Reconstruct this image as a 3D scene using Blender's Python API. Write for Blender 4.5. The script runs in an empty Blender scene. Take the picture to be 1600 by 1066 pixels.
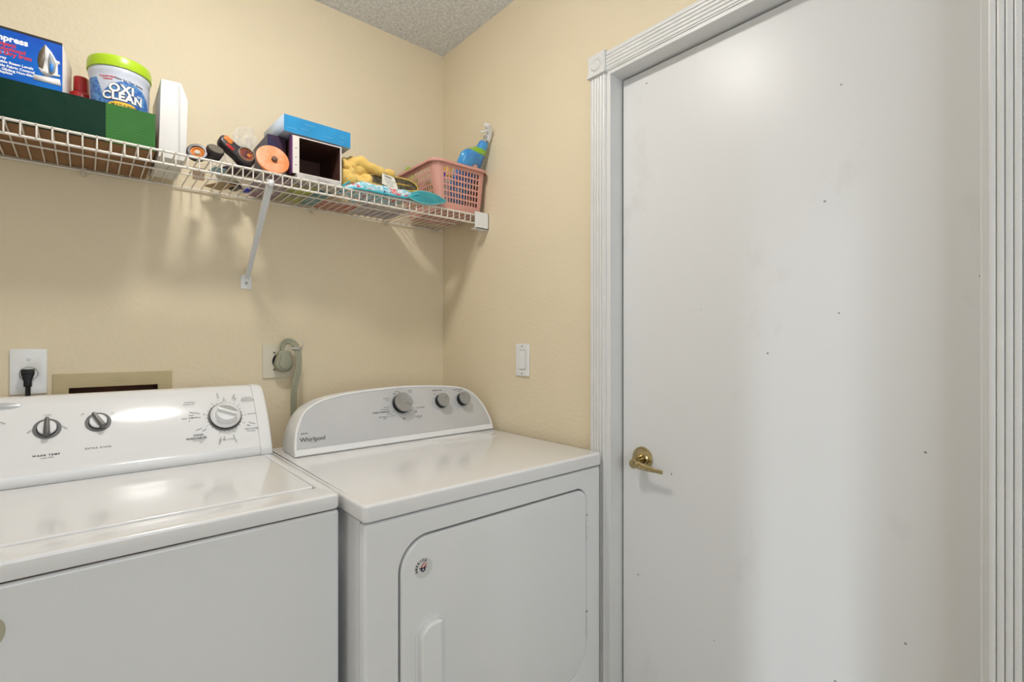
import bpy, bmesh, math, random
from mathutils import Matrix, Vector, noise
random.seed(7)
S = bpy.context.scene
C = S.collection
PI = math.pi

# ------------------------------------------------------------ camera, light, exposure
CAMH = 1.25
cd = bpy.data.cameras.new('camera'); cam = bpy.data.objects.new('camera', cd); C.objects.link(cam)
cam.location = (0, 0, CAMH); cam.rotation_euler = (PI/2, 0, -math.radians(40.7))
cd.sensor_width = 36; cd.lens = 36*776/1600; cd.clip_start = 0.02; cd.clip_end = 60
S.camera = cam
S.view_settings.view_transform = 'Standard'; S.view_settings.look = 'None'
S.view_settings.gamma = 1; S.view_settings.use_curve_mapping = False
S.view_settings.exposure = 0.22
w = bpy.data.worlds.new('world'); S.world = w; w.use_nodes = True
w.node_tree.nodes['Background'].inputs[0].default_value = (.80, .90, 1, 1)
w.node_tree.nodes['Background'].inputs[1].default_value = 1.2

def area(name, loc, direction, sx, sy, power, col):
    l = bpy.data.lights.new(name, 'AREA'); l.shape = 'RECTANGLE'; l.size = sx; l.size_y = sy
    l.energy = power; l.color = col
    o = bpy.data.objects.new(name, l); C.objects.link(o); o.location = loc
    o.rotation_euler = Vector(direction).to_track_quat('-Z', 'Y').to_euler()
    return o
area('sky_glare_outside_side_doorway', (-5.2, 1.45, 3.4), (1, -.17, -.42), .11, 2.4, 150, (.80, .89, 1))
area('daylight_through_side_doorway', (-1.69, .87, 1.0), (1, 0, -.05), .14, 1.9, 3, (.82, .90, 1))
area('added_fill_behind_camera', (.1, -1.42, 1.45), (0, 1, -.12), 1.5, 1.3, 12, (.84, .92, 1))  # unseen fill light, added to brighten the appliance fronts
LAMP = (.235, .985); LAMP_STRENGTH = 104

# ------------------------------------------------------------ dimensions
XW, YB, ZC = 1.17, 1.817, 2.475      # right wall, back wall, ceiling

# ------------------------------------------------------------ materials
def mat(name, col, rough=.5, metal=0, bump=0, bscale=100, coat=0, emit=0, alpha=1, trans=0, var=0, vscale=5, spec=.5, var_col=None, sheen=0, bdetail=2):
    m = bpy.data.materials.new(name); m.use_nodes = True
    nt = m.node_tree; b = nt.nodes['Principled BSDF']
    b.inputs['Base Color'].default_value = (*col, 1); b.inputs['Roughness'].default_value = rough
    b.inputs['Metallic'].default_value = metal; b.inputs['Coat Weight'].default_value = coat
    b.inputs['Coat Roughness'].default_value = .06
    b.inputs['Specular IOR Level'].default_value = spec
    b.inputs['Alpha'].default_value = alpha; b.inputs['Transmission Weight'].default_value = trans
    b.inputs['Sheen Weight'].default_value = sheen
    if emit:
        b.inputs['Emission Color'].default_value = (*col, 1); b.inputs['Emission Strength'].default_value = emit
    tc = nt.nodes.new('ShaderNodeTexCoord')
    if bump:
        n = nt.nodes.new('ShaderNodeTexNoise'); n.inputs['Scale'].default_value = bscale; n.inputs['Detail'].default_value = bdetail
        nt.links.new(tc.outputs['Object'], n.inputs['Vector'])
        bp = nt.nodes.new('ShaderNodeBump'); bp.inputs['Strength'].default_value = bump; bp.inputs['Distance'].default_value = .003
        nt.links.new(n.outputs['Fac'], bp.inputs['Height']); nt.links.new(bp.outputs['Normal'], b.inputs['Normal'])
    if var:
        n = nt.nodes.new('ShaderNodeTexNoise'); n.inputs['Scale'].default_value = vscale; n.inputs['Detail'].default_value = 5
        nt.links.new(tc.outputs['Object'], n.inputs['Vector'])
        r = nt.nodes.new('ShaderNodeValToRGB')
        r.color_ramp.elements[0].position = .35; r.color_ramp.elements[1].position = .65
        vc = var_col or tuple(c*(1-var) for c in col)
        r.color_ramp.elements[0].color = (*vc, 1); r.color_ramp.elements[1].color = (*col, 1)
        nt.links.new(n.outputs['Fac'], r.inputs['Fac']); nt.links.new(r.outputs['Color'], b.inputs['Base Color'])
    return m

M = {}
M['wall'] = mat('wall_paint', (.79, .68, .485), .55, bump=.5, bscale=90, bdetail=3, var=.03, vscale=3, spec=.3)
M['ceiling'] = mat('popcorn_ceiling', (.86, .875, .90), .9, bump=1, bscale=120, bdetail=6, var=.25, vscale=95, spec=.1)
M['floor'] = mat('floor_tile', (.50, .47, .42), .35, var=.1)
M['trim'] = mat('trim_paint', (.76, .755, .74), .35, bump=.08, bscale=60, var=.03, vscale=14)
M['enamel'] = mat('white_enamel', (.80, .80, .795), .22, coat=.5, bump=.03, bscale=400)
M['enamel_top'] = mat('white_enamel_top', (.81, .80, .79), .14, coat=.4, bump=.04, bscale=500)
M['plastic'] = mat('white_plastic', (.80, .80, .79), .28)
M['console_grey'] = mat('brushed_grey_panel', (.60, .60, .605), .35, metal=.25, bump=.03, bscale=300, var=.05, vscale=8)
M['console_white'] = mat('white_console_face', (.80, .795, .785), .13, spec=.45)
M['knob_grey'] = mat('grey_knob_plastic', (.36, .36, .35), .32, metal=.45)
M['ring_grey'] = mat('grey_dial_ring', (.17, .17, .17), .45, spec=.3)
M['grip_grey'] = mat('taupe_grip', (.11, .105, .095), .35, metal=.2)
M['black'] = mat('black_rubber', (.008, .008, .009), .4, spec=.3)
M['dark'] = mat('dark_gap', (.03, .025, .02), .9)
M['rust'] = mat('rusty_seam', (.10, .07, .055), .9, var=.6, vscale=20)
M['ink'] = mat('grey_ink', (.16, .16, .16), .6)
M['ink_dark'] = mat('dark_ink', (.03, .03, .035), .6)
M['ink_white'] = mat('white_ink', (.9, .9, .9), .5)
M['brass'] = mat('worn_brass', (.62, .50, .27), .22, metal=1, var=.35, vscale=60)
M['wire'] = mat('vinyl_coated_wire', (.80, .74, .66), .35, spec=.4)
M['steel'] = mat('screw_steel', (.4, .39, .37), .35, metal=.9)
M['shelf_clip'] = mat('white_shelf_fitting', (.80, .80, .79), .35)
M['ivory'] = mat('ivory_plate', (.70, .64, .50), .45)
M['box_beige'] = mat('beige_box_plastic', (.52, .43, .24), .45)
M['box_dark'] = mat('recess_brown', (.17, .06, .03), .7, var=.4)
M['cord_green'] = mat('grey_green_cord', (.31, .31, .22), .45)
M['gl_green'] = None

def checker_door():
    m = mat('door_paint', (.78, .775, .765), .32, bump=.05, bscale=30, spec=.28)
    nt = m.node_tree; b = nt.nodes['Principled BSDF']; tc = nt.nodes['Texture Coordinate']
    mp = nt.nodes.new('ShaderNodeMapping'); mp.inputs['Scale'].default_value = (1, 1.2, .7); mp.inputs['Location'].default_value = (0, .35, .15)
    n = nt.nodes.new('ShaderNodeTexNoise'); n.inputs['Scale'].default_value = 4.5; n.inputs['Detail'].default_value = 9; n.inputs['Roughness'].default_value = .6
    nt.links.new(tc.outputs['Object'], mp.inputs['Vector']); nt.links.new(mp.outputs['Vector'], n.inputs['Vector'])
    r = nt.nodes.new('ShaderNodeValToRGB')
    r.color_ramp.elements[0].position = .60; r.color_ramp.elements[0].color = (.78, .775, .765, 1)
    r.color_ramp.elements[1].position = .82; r.color_ramp.elements[1].color = (.66, .64, .61, 1)
    # small dark nicks
    v = nt.nodes.new('ShaderNodeTexVoronoi'); v.inputs['Scale'].default_value = 13
    nt.links.new(tc.outputs['Object'], v.inputs['Vector'])
    lt = nt.nodes.new('ShaderNodeMath'); lt.operation = 'LESS_THAN'; lt.inputs[1].default_value = .035
    nt.links.new(v.outputs['Distance'], lt.inputs[0])
    mx = nt.nodes.new('ShaderNodeMix'); mx.data_type = 'RGBA'; mx.inputs[7].default_value = (.35, .34, .33, 1)
    nt.links.new(lt.outputs[0], mx.inputs[0]); nt.links.new(n.outputs['Fac'], r.inputs['Fac'])
    nt.links.new(r.outputs['Color'], mx.inputs[6]); nt.links.new(mx.outputs[2], b.inputs['Base Color'])
    return m
M['door'] = checker_door()

# ------------------------------------------------------------ helpers
def obj(name, me, m=None, parent=None, smooth=False, bevel=0, seg=2, world=True, auto=None):
    if isinstance(me, bmesh.types.BMesh):
        bm = me; me = bpy.data.meshes.new(name); bm.to_mesh(me); bm.free()
    me.name = name
    o = bpy.data.objects.new(name, me); C.objects.link(o)
    if m is not None:
        me.materials.clear(); me.materials.append(M[m] if isinstance(m, str) else m)
    if parent is not None:
        o.parent = parent
        if world:
            p = parent; off = Vector((0, 0, 0))
            while p is not None: off += p.location; p = p.parent
            me.transform(Matrix.Translation(-off))
    if smooth:
        for p in me.polygons: p.use_smooth = True
    if bevel:
        b = o.modifiers.new('bevel', 'BEVEL'); b.width = bevel; b.segments = seg; b.limit_method = 'ANGLE'; b.angle_limit = math.radians(40)
        for p in me.polygons: p.use_smooth = True
        wn = o.modifiers.new('wn', 'WEIGHTED_NORMAL'); wn.keep_sharp = True
    elif auto:
        es = o.modifiers.new('es', 'EDGE_SPLIT'); es.split_angle = math.radians(auto)
    return o

def thing(name, label, cat, loc=(0, 0, 0), group=None):
    o = bpy.data.objects.new(name, None); C.objects.link(o); o.location = loc
    o.empty_display_size = .05
    return tag(o, label, cat, group)

def tag(o, label, cat, group=None):
    o['label'] = label; o['category'] = cat
    if group: o['group'] = group
    return o

def struct(o):
    o['kind'] = 'structure'; return o

def bx(bm, x0, x1, y0, y1, z0, z1):
    vs = [bm.verts.new((x, y, z)) for x in (x0, x1) for y in (y0, y1) for z in (z0, z1)]
    for f in ((0,1,3,2), (4,6,7,5), (0,4,5,1), (2,3,7,6), (0,2,6,4), (1,5,7,3)):
        bm.faces.new([vs[i] for i in f])
    return bm

def box(name, x0, x1, y0, y1, z0, z1, m, parent=None, bevel=.002, seg=2, world=True):
    bm = bmesh.new(); bx(bm, x0, x1, y0, y1, z0, z1); bmesh.ops.recalc_face_normals(bm, faces=bm.faces)
    return obj(name, bm, m, parent, bevel=bevel, seg=seg, world=world)

def frame(o, x, y):                       # matrix with local x, y axes, z = x cross y
    x = Vector(x).normalized(); y = Vector(y).normalized(); z = x.cross(y)
    return Matrix(((x[0], y[0], z[0], o[0]), (x[1], y[1], z[1], o[1]), (x[2], y[2], z[2], o[2]), (0, 0, 0, 1)))
def FB(x, y, z): return frame((x, y, z), (1, 0, 0), (0, 0, 1))      # facing the room from the back wall (-Y)
def FR(x, y, z): return frame((x, y, z), (0, -1, 0), (0, 0, 1))     # facing the room from the right wall (-X)
def FT(x, y, z): return frame((x, y, z), (1, 0, 0), (0, 1, 0))      # facing up

def rr(x0, x1, y0, y1, r, n=6):           # rounded rectangle loop; r scalar or (bl, br, tr, tl)
    if not isinstance(r, (tuple, list)): r = (r,)*4
    pts = []
    for (cx, cy, q, rad) in ((x0, y0, 2, r[0]), (x1, y0, 3, r[1]), (x1, y1, 0, r[2]), (x0, y1, 1, r[3])):
        if rad <= 1e-5: pts.append((cx, cy)); continue
        ox = cx + rad*(1 if cx == x0 else -1); oy = cy + rad*(1 if cy == y0 else -1)
        for k in range(n+1):
            a = q*PI/2 + k/n*PI/2
            pts.append((ox+rad*math.cos(a), oy+rad*math.sin(a)))
    return pts

def circ(cx, cy, rx, ry=None, n=40, a0=0):
    ry = ry or rx
    return [(cx+rx*math.cos(a0+2*PI*k/n), cy+ry*math.sin(a0+2*PI*k/n)) for k in range(n)]

def plate_mesh(loops, d, bev=0, res=2):   # filled 2D outline (with holes) extruded from z=0 to z=d
    cu = bpy.data.curves.new('tmp', 'CURVE'); cu.dimensions = '2D'; cu.fill_mode = 'BOTH'
    for lp in loops:
        s = cu.splines.new('POLY'); s.points.add(len(lp)-1); s.use_cyclic_u = True
        for i, p in enumerate(lp): s.points[i].co = (p[0], p[1], 0, 1)
    cu.extrude = max(d/2-bev, 0); cu.bevel_depth = bev; cu.bevel_resolution = res; cu.offset = -bev
    o = bpy.data.objects.new('tmp', cu); C.objects.link(o)
    dg = bpy.context.evaluated_depsgraph_get(); me = bpy.data.meshes.new_from_object(o.evaluated_get(dg))
    bpy.data.objects.remove(o); bpy.data.curves.remove(cu)
    me.transform(Matrix.Translation((0, 0, d/2)))
    bm = bmesh.new(); bm.from_mesh(me); bmesh.ops.remove_doubles(bm, verts=bm.verts, dist=1e-6); bmesh.ops.recalc_face_normals(bm, faces=bm.faces)
    bm.to_mesh(me); bm.free()
    return me

def plate(name, loops, d, F, m, parent=None, bev=0, world=True, res=2, auto=35):
    me = plate_mesh(loops, d, bev, res); me.transform(F)
    return obj(name, me, m, parent, smooth=True, auto=auto, world=world)

def lathe_bm(prof, n=40, cap=True):       # prof = [(r, z)...]
    bm = bmesh.new(); rings = []
    for r, z in prof:
        if r < 1e-6: rings.append([bm.verts.new((0, 0, z))])
        else: rings.append([bm.verts.new((r*math.cos(2*PI*k/n), r*math.sin(2*PI*k/n), z)) for k in range(n)])
    for a, b in zip(rings, rings[1:]):
        for k in range(n):
            k2 = (k+1) % n
            if len(a) == 1 and len(b) > 1: bm.faces.new((a[0], b[k], b[k2]))
            elif len(b) == 1 and len(a) > 1: bm.faces.new((a[k], a[k2], b[0]))
            elif len(a) > 1: bm.faces.new((a[k], a[k2], b[k2], b[k]))
    if cap:
        if len(rings[0]) > 1: bm.faces.new(rings[0])
        if len(rings[-1]) > 1: bm.faces.new(rings[-1])
    bmesh.ops.recalc_face_normals(bm, faces=bm.faces)
    return bm

def lathe(name, prof, F, m, parent=None, n=40, auto=35, world=True, cap=True, sx=1):
    bm = lathe_bm(prof, n, cap); bm.transform(F @ Matrix.Diagonal((sx, 1, 1, 1)))
    return obj(name, bm, m, parent, smooth=True, auto=auto, world=world)

def smooth_path(pts, k=8, closed=False):
    P = [Vector(p) for p in pts]; out = []; n = len(P)
    rng = range(n if closed else n-1)
    for i in rng:
        if closed: a, b, c, d = P[(i-1) % n], P[i], P[(i+1) % n], P[(i+2) % n]
        else: a, b, c, d = P[max(i-1, 0)], P[i], P[i+1], P[min(i+2, n-1)]
        for j in range(k):
            t = j/k
            out.append(.5*((2*b)+(c-a)*t+(2*a-5*b+4*c-d)*t*t+(3*b-a-3*c+d)*t**3))
    if not closed: out.append(P[-1])
    return out

def tube_bm(bm, pts, r, n=8, closed=False, flat=None, up=None):
    pts = [Vector(p) for p in pts]; N = len(pts); rings = []
    rad = r if callable(r) else (lambda t: r)
    prevn = None
    for i, p in enumerate(pts):
        if closed: t = pts[(i+1) % N]-pts[i-1]
        else: t = pts[min(i+1, N-1)]-pts[max(i-1, 0)]
        t = t.normalized() if t.length > 1e-9 else Vector((0, 0, 1))
        if prevn is None:
            u = Vector(up) if up else (Vector((0, 0, 1)) if abs(t.z) < .9 else Vector((1, 0, 0)))
            nn = (u - t*u.dot(t)).normalized()
        else:
            u = Vector(up) if up else prevn
            nn = (u - t*u.dot(t)); nn = nn.normalized() if nn.length > 1e-6 else prevn
        prevn = nn; b = t.cross(nn); R = rad(i/max(N-1, 1)); fl = flat or 1
        rings.append([bm.verts.new(p + nn*R*fl*math.cos(2*PI*k/n) + b*R*math.sin(2*PI*k/n)) for k in range(n)])
    for i in range(N if closed else N-1):
        a, c = rings[i], rings[(i+1) % N]
        for k in range(n): bm.faces.new((a[k], a[(k+1) % n], c[(k+1) % n], c[k]))
    if not closed: bm.faces.new(rings[0][::-1]); bm.faces.new(rings[-1])
    return bm

def tube(name, pts, r, m, parent=None, n=8, closed=False, world=True, flat=None, up=None):
    bm = tube_bm(bmesh.new(), pts, r, n, closed, flat, up); bmesh.ops.recalc_face_normals(bm, faces=bm.faces)
    return obj(name, bm, m, parent, smooth=True, world=world, auto=60)

def sweep(name, prof, x0, x1, F, m, parent=None, world=True, auto=35, bevel=0):   # profile (y,z) extruded along local x
    bm = bmesh.new()
    a = [bm.verts.new((x0, p[0], p[1])) for p in prof]; b = [bm.verts.new((x1, p[0], p[1])) for p in prof]
    n = len(prof)
    for i in range(n): bm.faces.new((a[i], a[(i+1) % n], b[(i+1) % n], b[i]))
    bm.faces.new(a); bm.faces.new(b); bmesh.ops.recalc_face_normals(bm, faces=bm.faces); bm.transform(F)
    return obj(name, bm, m, parent, smooth=not bevel, world=world, auto=None if bevel else auto, bevel=bevel)

FONT = None
def text_mesh(s, size, align='CENTER', bold=0, d=.0003, space=1.0, line=1.0):
    cu = bpy.data.curves.new('tmp', 'FONT'); cu.body = s; cu.size = size; cu.align_x = align; cu.align_y = 'CENTER'
    cu.offset = bold; cu.extrude = d/2; cu.space_character = space; cu.space_line = line; cu.resolution_u = 3
    o = bpy.data.objects.new('tmp', cu); C.objects.link(o)
    dg = bpy.context.evaluated_depsgraph_get(); me = bpy.data.meshes.new_from_object(o.evaluated_get(dg))
    bpy.data.objects.remove(o); bpy.data.curves.remove(cu)
    return me
def join_meshes(name, mes, m, parent, world=True):
    bm = bmesh.new()
    for me, F in mes:
        me.transform(F); bm.from_mesh(me); bpy.data.meshes.remove(me)
    return obj(name, bm, m, parent, world=world)
def R2(x, y, a=0, z=0): return Matrix.Translation((x, y, z)) @ Matrix.Rotation(a, 4, 'Z')
def letterings(name, items, F, m, parent):
    for it in items: lettering(name, [it], F, m, parent)
def lettering(name, items, F, m, parent, world=True):     # items: (text, x, y, size, angle, bold, align)
    mes = []
    for it in items:
        s, x, y, size = it[:4]; a = it[4] if len(it) > 4 else 0; bold = it[5] if len(it) > 5 else 0; al = it[6] if len(it) > 6 else 'CENTER'
        mes.append((text_mesh(s, size, al, bold), F @ R2(x, y, a)))
    return join_meshes(name, mes, m, parent, world)

# ============================================================ THE ROOM
XL, YF = -1.55, -1.35
TW = .12
# right wall with the door opening
me = plate_mesh([[(-YB-TW, 0), (-YF, 0), (-YF, ZC), (-YB-TW, ZC)], [(-.926, 0.0005), (-.104, 0.0005), (-.104, 2.042), (-.926, 2.042)]], TW)
# local x runs along -Y
me.transform(frame((XW, 0, 0), (0, -1, 0), (0, 0, 1)) @ Matrix.Translation((0, 0, -TW)))
struct(obj('wall_right', me, 'wall'))
# back wall with the washer box hole
me = plate_mesh([[(XL-TW, 0), (XW, 0), (XW, ZC), (XL-TW, ZC)], rr(-.040, .172, .93, 1.127, .001, 1)], TW)
me.transform(FB(0, YB, 0) @ Matrix.Translation((0, 0, -TW)))
struct(obj('wall_back', me, 'wall'))
# left wall with an open doorway
me = plate_mesh([[(YF-TW, 0), (YB, 0), (YB, ZC), (YF-TW, ZC)], [(.795, .0005), (.945, .0005), (.945, 2.03), (.795, 2.03)]], TW)
me.transform(frame((XL, 0, 0), (0, 1, 0), (0, 0, 1)) @ Matrix.Translation((0, 0, -TW)))
struct(obj('wall_left', me, 'wall'))
me = plate_mesh([[(-XW, 0), (-XL, 0), (-XL, ZC), (-XW, ZC)], [(-.85, .8), (.65, .8), (.65, 2.1), (-.85, 2.1)]], TW)  # opening added to let the fill light in
me.transform(frame((0, YF, 0), (-1, 0, 0), (0, 0, 1)) @ Matrix.Translation((0, 0, -TW)))
struct(obj('wall_front', me, 'wall'))
struct(box('ceiling', XL-TW, XW+TW, YF-TW, YB+TW, ZC, ZC+.1, 'ceiling', bevel=0))
struct(box('floor', XL-3, XW+TW+.3, YF-TW-.3, YB+TW, -.1, 0, 'floor', bevel=0))
wf = struct(plate('fill_window_1', [[(-.87, .78), (.67, .78), (.67, 2.12), (-.87, 2.12)], [(-.80, .85), (.60, .85), (.60, 2.05), (-.80, 2.05)]], .06, frame((0, YF-.04, 0), (-1, 0, 0), (0, 0, 1)), 'trim'))  # unseen window frame, added around the fill light's opening
tr = struct(box('baseboard_back', XL, XW, YB-.014, YB-.0005, 0, .09, 'trim', bevel=.003))

# --- door frame: jamb, casings, rosettes -> one trim object with parts
JX0, JX1 = 1.160, 1.285
casing = struct(bpy.data.objects.new('trim_1', None)); C.objects.link(casing); casing.location = (XW, .5, 0)
jm = bmesh.new()
bx(jm, JX0, JX1, .910, .926, 0, 2.042); bx(jm, JX0, JX1, .104, .122, 0, 2.042); bx(jm, JX0, JX1, .122, .910, 2.0285, 2.042)
obj('door_jamb', jm, 'trim', casing, bevel=.0015)
sm_ = bmesh.new()
bx(sm_, 1.256, JX1, .895, .9095, 0, 2.028); bx(sm_, 1.256, JX1, .1225, .137, 0, 2.028); bx(sm_, 1.256, JX1, .137, .895, 2.012, 2.028)
obj('door_stop', sm_, 'trim', casing, bevel=.001)
def flute_profile(wd, t=.017, nb=5):      # (across, out)
    p = [(-wd/2, 0), (-wd/2, t-.004)]
    bw = (wd-.006)/nb
    for i in range(nb):
        x = -wd/2+.003+i*bw
        for k in range(7):
            a = PI - k/6*PI
            p.append((x+bw/2+math.cos(a)*bw*.47, t-.004+math.sin(a)**.6*.0030))
        if i < nb-1: p.append((x+bw, t-.0058))
    p += [(wd/2, t-.004), (wd/2, 0)]
    return p
def flat_sweep(name, prof, l0, l1, F):    # profile (across,out); local: x across, y along, z out
    bm = bmesh.new()
    a = [bm.verts.new((p[0], l0, p[1])) for p in prof]; b = [bm.verts.new((p[0], l1, p[1])) for p in prof]
    n = len(prof)
    for i in range(n): bm.faces.new((a[i], a[(i+1) % n], b[(i+1) % n], b[i]))
    bm.faces.new(a); bm.faces.new(b); bmesh.ops.recalc_face_normals(bm, faces=bm.faces); bm.transform(F)
    return obj(name, bm, 'trim', casing, smooth=True, auto=30)
CW = .058
flat_sweep('side_casing', flute_profile(CW), 0, 2.039, FR(XW, .953, 0))
flat_sweep('side_casing', flute_profile(CW), 0, 2.039, FR(XW, .086, 0))
flat_sweep('head_casing', flute_profile(CW), 0, .806, frame((XW, .9225, 2.0685), (0, 0, 1), (0, -1, 0)) @ Matrix.Diagonal((1, 1, -1, 1)))
for yc in (.9535, .0855):
    F = FR(XW, yc, 2.0705)
    mes = plate_mesh([rr(-.032, .032, -.032, .032, .001, 1)], .021, .002)
    bm = bmesh.new(); bm.from_mesh(mes)
    ring = lathe_bm([(0, .020), (.004, .0235), (.008, .0225), (.0105, .0205), (.013, .0225), (.0165, .0255), (.0205, .0225), (.0225, .020)], 40, cap=False)
    t = bpy.data.meshes.new('t'); ring.to_mesh(t); ring.free(); bm.from_mesh(t)
    bx(bm, -.0335, .0335, -.0335, -.0285, 0, .0245); bx(bm, -.0328, .0328, -.0275, -.0255, 0, .0225); bx(bm, .0265, .0285, -.024, .032, .02, .0222)
    bm.transform(F); obj('rosette_block', bm, 'trim', casing, smooth=True, auto=30)

# --- the door
door = struct(bpy.data.objects.new('door_1', None)); C.objects.link(door); door.location = (1.215, .515, .0)
box('door_slab', 1.215, 1.2545, .1255, .9050, .008, 2.0235, 'door', door, bevel=.0015)
FH = FR(1.215, .836, .914)
hd = lathe('handle_rosette', [(.0, 0), (.0325, 0), (.0325, .003), (.031, .006), (.026, .0085), (.022, .009), (.020, .0115), (.014, .013), (0, .013)], FH, 'brass', door, auto=18)
lathe('handle_neck', [(.0, .012), (.0115, .012), (.0105, .022), (.0125, .034), (.0125, .036), (0, .036)], FH, 'brass', hd)
# lever: swept bar with a rounded hub end
bm = bmesh.new()
path = [(-.004, -.010, .036), (.010, -.0125, .038), (.028, -.015, .039), (.050, -.017, .038), (.070, -.018, .036), (.086, -.019, .033)]
sp = smooth_path(path, 6)
def lr(t): return .0125 - .0065*min(1, t*1.3)
tube_bm(bm, sp, lr, 12, flat=1.0, up=(0, 1, 0))
for v in bm.verts: v.co.z = .037 + (v.co.z-.037)*.55
hub = lathe_bm([(0, .028), (.0125, .028), (.0138, .033), (.0138, .044), (.0115, .0475), (0, .0485)], 28)
for v in hub.verts: v.co.y -= .010; v.co.x -= .002
t = bpy.data.meshes.new('t'); hub.to_mesh(t); hub.free(); bm.from_mesh(t); bm.transform(FH @ Matrix.Identity(4))
obj('door_lever', bm, 'brass', hd, smooth=True, auto=40)
b2 = bmesh.new()
for yy in (.017, -.017): t = lathe_bm([(0, .0095), (.003, .0095), (.003, .0104), (0, .0104)], 12); t.transform(Matrix.Translation((yy*1.05, -.008*1 if yy > 0 else -.002, 0))); tm = bpy.data.meshes.new('t'); t.to_mesh(tm); t.free(); b2.from_mesh(tm)
b2.transform(FH); obj('screw_hole', b2, 'black', hd)

# ============================================================ CEILING LAMP (above the frame)
lamp = thing('ceiling_lamp', 'round white flush dome lamp on the ceiling above the washer', 'ceiling lamp', (LAMP[0], LAMP[1], ZC))
FL = frame((LAMP[0], LAMP[1], ZC-.0005), (1, 0, 0), (0, -1, 0))
lathe('lamp_base', [(0, 0), (.125, 0), (.125, .018), (.115, .022), (0, .022)], FL, 'trim', lamp)
M['glow'] = mat('lamp_diffuser', (1, .97, .93), .4, emit=LAMP_STRENGTH)
lathe('lamp_diffuser', [(.092, .022), (.091, .032), (.080, .048), (.058, .060), (.03, .066), (0, .068)], FL, 'glow', lamp, cap=False)

# ============================================================ WASHER
WX0, WX1 = -.287, .405
washer = thing('washing_machine', 'white top-loading washer with four-dial sloping control panel', 'washing machine', (.06, 1.4, 0))
box('cabinet', WX0+.001, WX1-.001, 1.0245, 1.775, .012, .8972, 'enamel', washer, bevel=.006, seg=3)
box('seam_strip', WX0+.006, WX1-.006, 1.030, 1.770, .8960, .9010, 'rust', washer, bevel=0)
plate('top_panel', [rr(WX0, WX1, 1.022, 1.775, (.012, .012, .004, .004)), rr(-.262, .3815, 1.096, 1.505, .010)], .0315, FT(0, 0, .9000), 'enamel_top', washer, bev=.0055, res=3)
lid = plate('lid', [rr(-.2585, .3775, 1.0995, 1.5015, .009)], .0295, FT(0, 0, .9040), 'enamel_top', washer, bev=.004, res=3)
box('well', -.266, .386, 1.092, 1.509, .9005, .9030, 'dark', washer, bevel=0)
for sx in (WX0+.05, WX1-.055):
    for sy in (1.08, 1.73):
        lathe('foot', [(0, 0), (.02, 0), (.02, .010), (.009, .012), (.009, .0125), (0, .0125)], Matrix.Translation((sx, sy, 0)), 'black', washer, n=20)
plate('front_mark', [circ(0, 0, .011, .019)], .0012, FB(-.098, 1.0243, .832), mat('stain_beige', (.45, .42, .30), .6), washer)
# console: convex front profile (y, z)
cp = [(1.507, .9325), (1.504, .945), (1.506, .957), (1.5135, .966), (1.5187, .978), (1.5247, .990), (1.5328, 1.005), (1.5412, 1.020), (1.5491, 1.0325), (1.5573, 1.045), (1.5662, 1.0575), (1.5757, 1.070), (1.5838, 1.080), (1.5921, 1.090), (1.6018, 1.1015), (1.6125, 1.113), (1.624, 1.118), (1.664, 1.118), (1.676, 1.108), (1.680, 1.09), (1.680, .9325)]
con = sweep('console', cp, WX0+.026, WX1-.034, Matrix.Identity(4), 'console_white', washer, auto=28)
def endcap(x0, x1, outer):
    bm = bmesh.new(); n = len(cp); rings = []
    cy, cz = 1.60, 1.0
    for k, (xx, sc) in enumerate([(x0, 1.0), (x0+(x1-x0)*.55, 1.0), (x0+(x1-x0)*.8, .985), (x0+(x1-x0)*.94, .955), (x1, .90)]):
        r = []
        for (y, z) in cp:
            zz = z if z < .946 else cz+(z-cz)*sc if z > cz else z
            yy = cy+(y-cy)*(sc if z > .94 else 1)
            r.append(bm.verts.new((xx, yy+(-.0012 if k < 3 else 0), zz+(.001 if z > 1.0 and k < 3 else 0))))
        rings.append(r)
    for a, b in zip(rings, rings[1:]):
        for i in range(n): bm.faces.new((a[i], a[(i+1) % n], b[(i+1) % n], b[i]))
    bm.faces.new(rings[0]); bm.faces.new(rings[-1]); bmesh.ops.recalc_face_normals(bm, faces=bm.faces)
    return obj('end_cap', bm, 'plastic', washer, smooth=True, auto=40)
endcap(WX1-.0335, WX1-.001, 1); endcap(WX0+.0255, WX0+.001, -1)
# frame on the console face
slope = Vector((0, .0905, .149)).normalized()
def FC(x, s):                              # point on the washer face, s = height above table of the face
    # interpolate the profile for z = s
    pr = [p for p in cp if .96 < p[1] < 1.114]
    for a, b in zip(cp, cp[1:]):
        if a[1] <= s <= b[1] and a[0] <= b[0]:
            t = (s-a[1])/(b[1]-a[1]); y = a[0]+(b[0]-a[0])*t; d = Vector((0, b[0]-a[0], b[1]-a[1])); break
    return frame((x, y, s), (1, 0, 0), slope) @ Matrix.Translation((0, 0, .0008))
def washer_dial(x, z, ang, big=False):
    F = FC(x, z)
    d = lathe('dial_ring', [(0, -.002), (.0245, -.002), (.0245, .002), (.0235, .003), (0, .003)], F, 'ring_grey', con)
    lathe('dial_gap', [(0, .002), (.0182, .002), (.0182, .0045), (0, .0045)], F, 'black', d)
    lathe('dial_face', [(0, .004), (.0165, .005), (.0165, .011), (.0155, .0125), (0, .013)], F, 'plastic', d)
    bm = bmesh.new(); A = F @ Matrix.Rotation(ang, 4, 'Z')
    m_ = plate_mesh([rr(-.0058, .0058, -.0215, .0215, .004, 4)], .021, .0025); bm.from_mesh(m_)
    for v in bm.verts: v.co.x *= 1-.35*max(0, v.co.y)/.0215
    bm.transform(A); obj('dial_grip', bm, 'grip_grey', d, smooth=True, auto=40)
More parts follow.
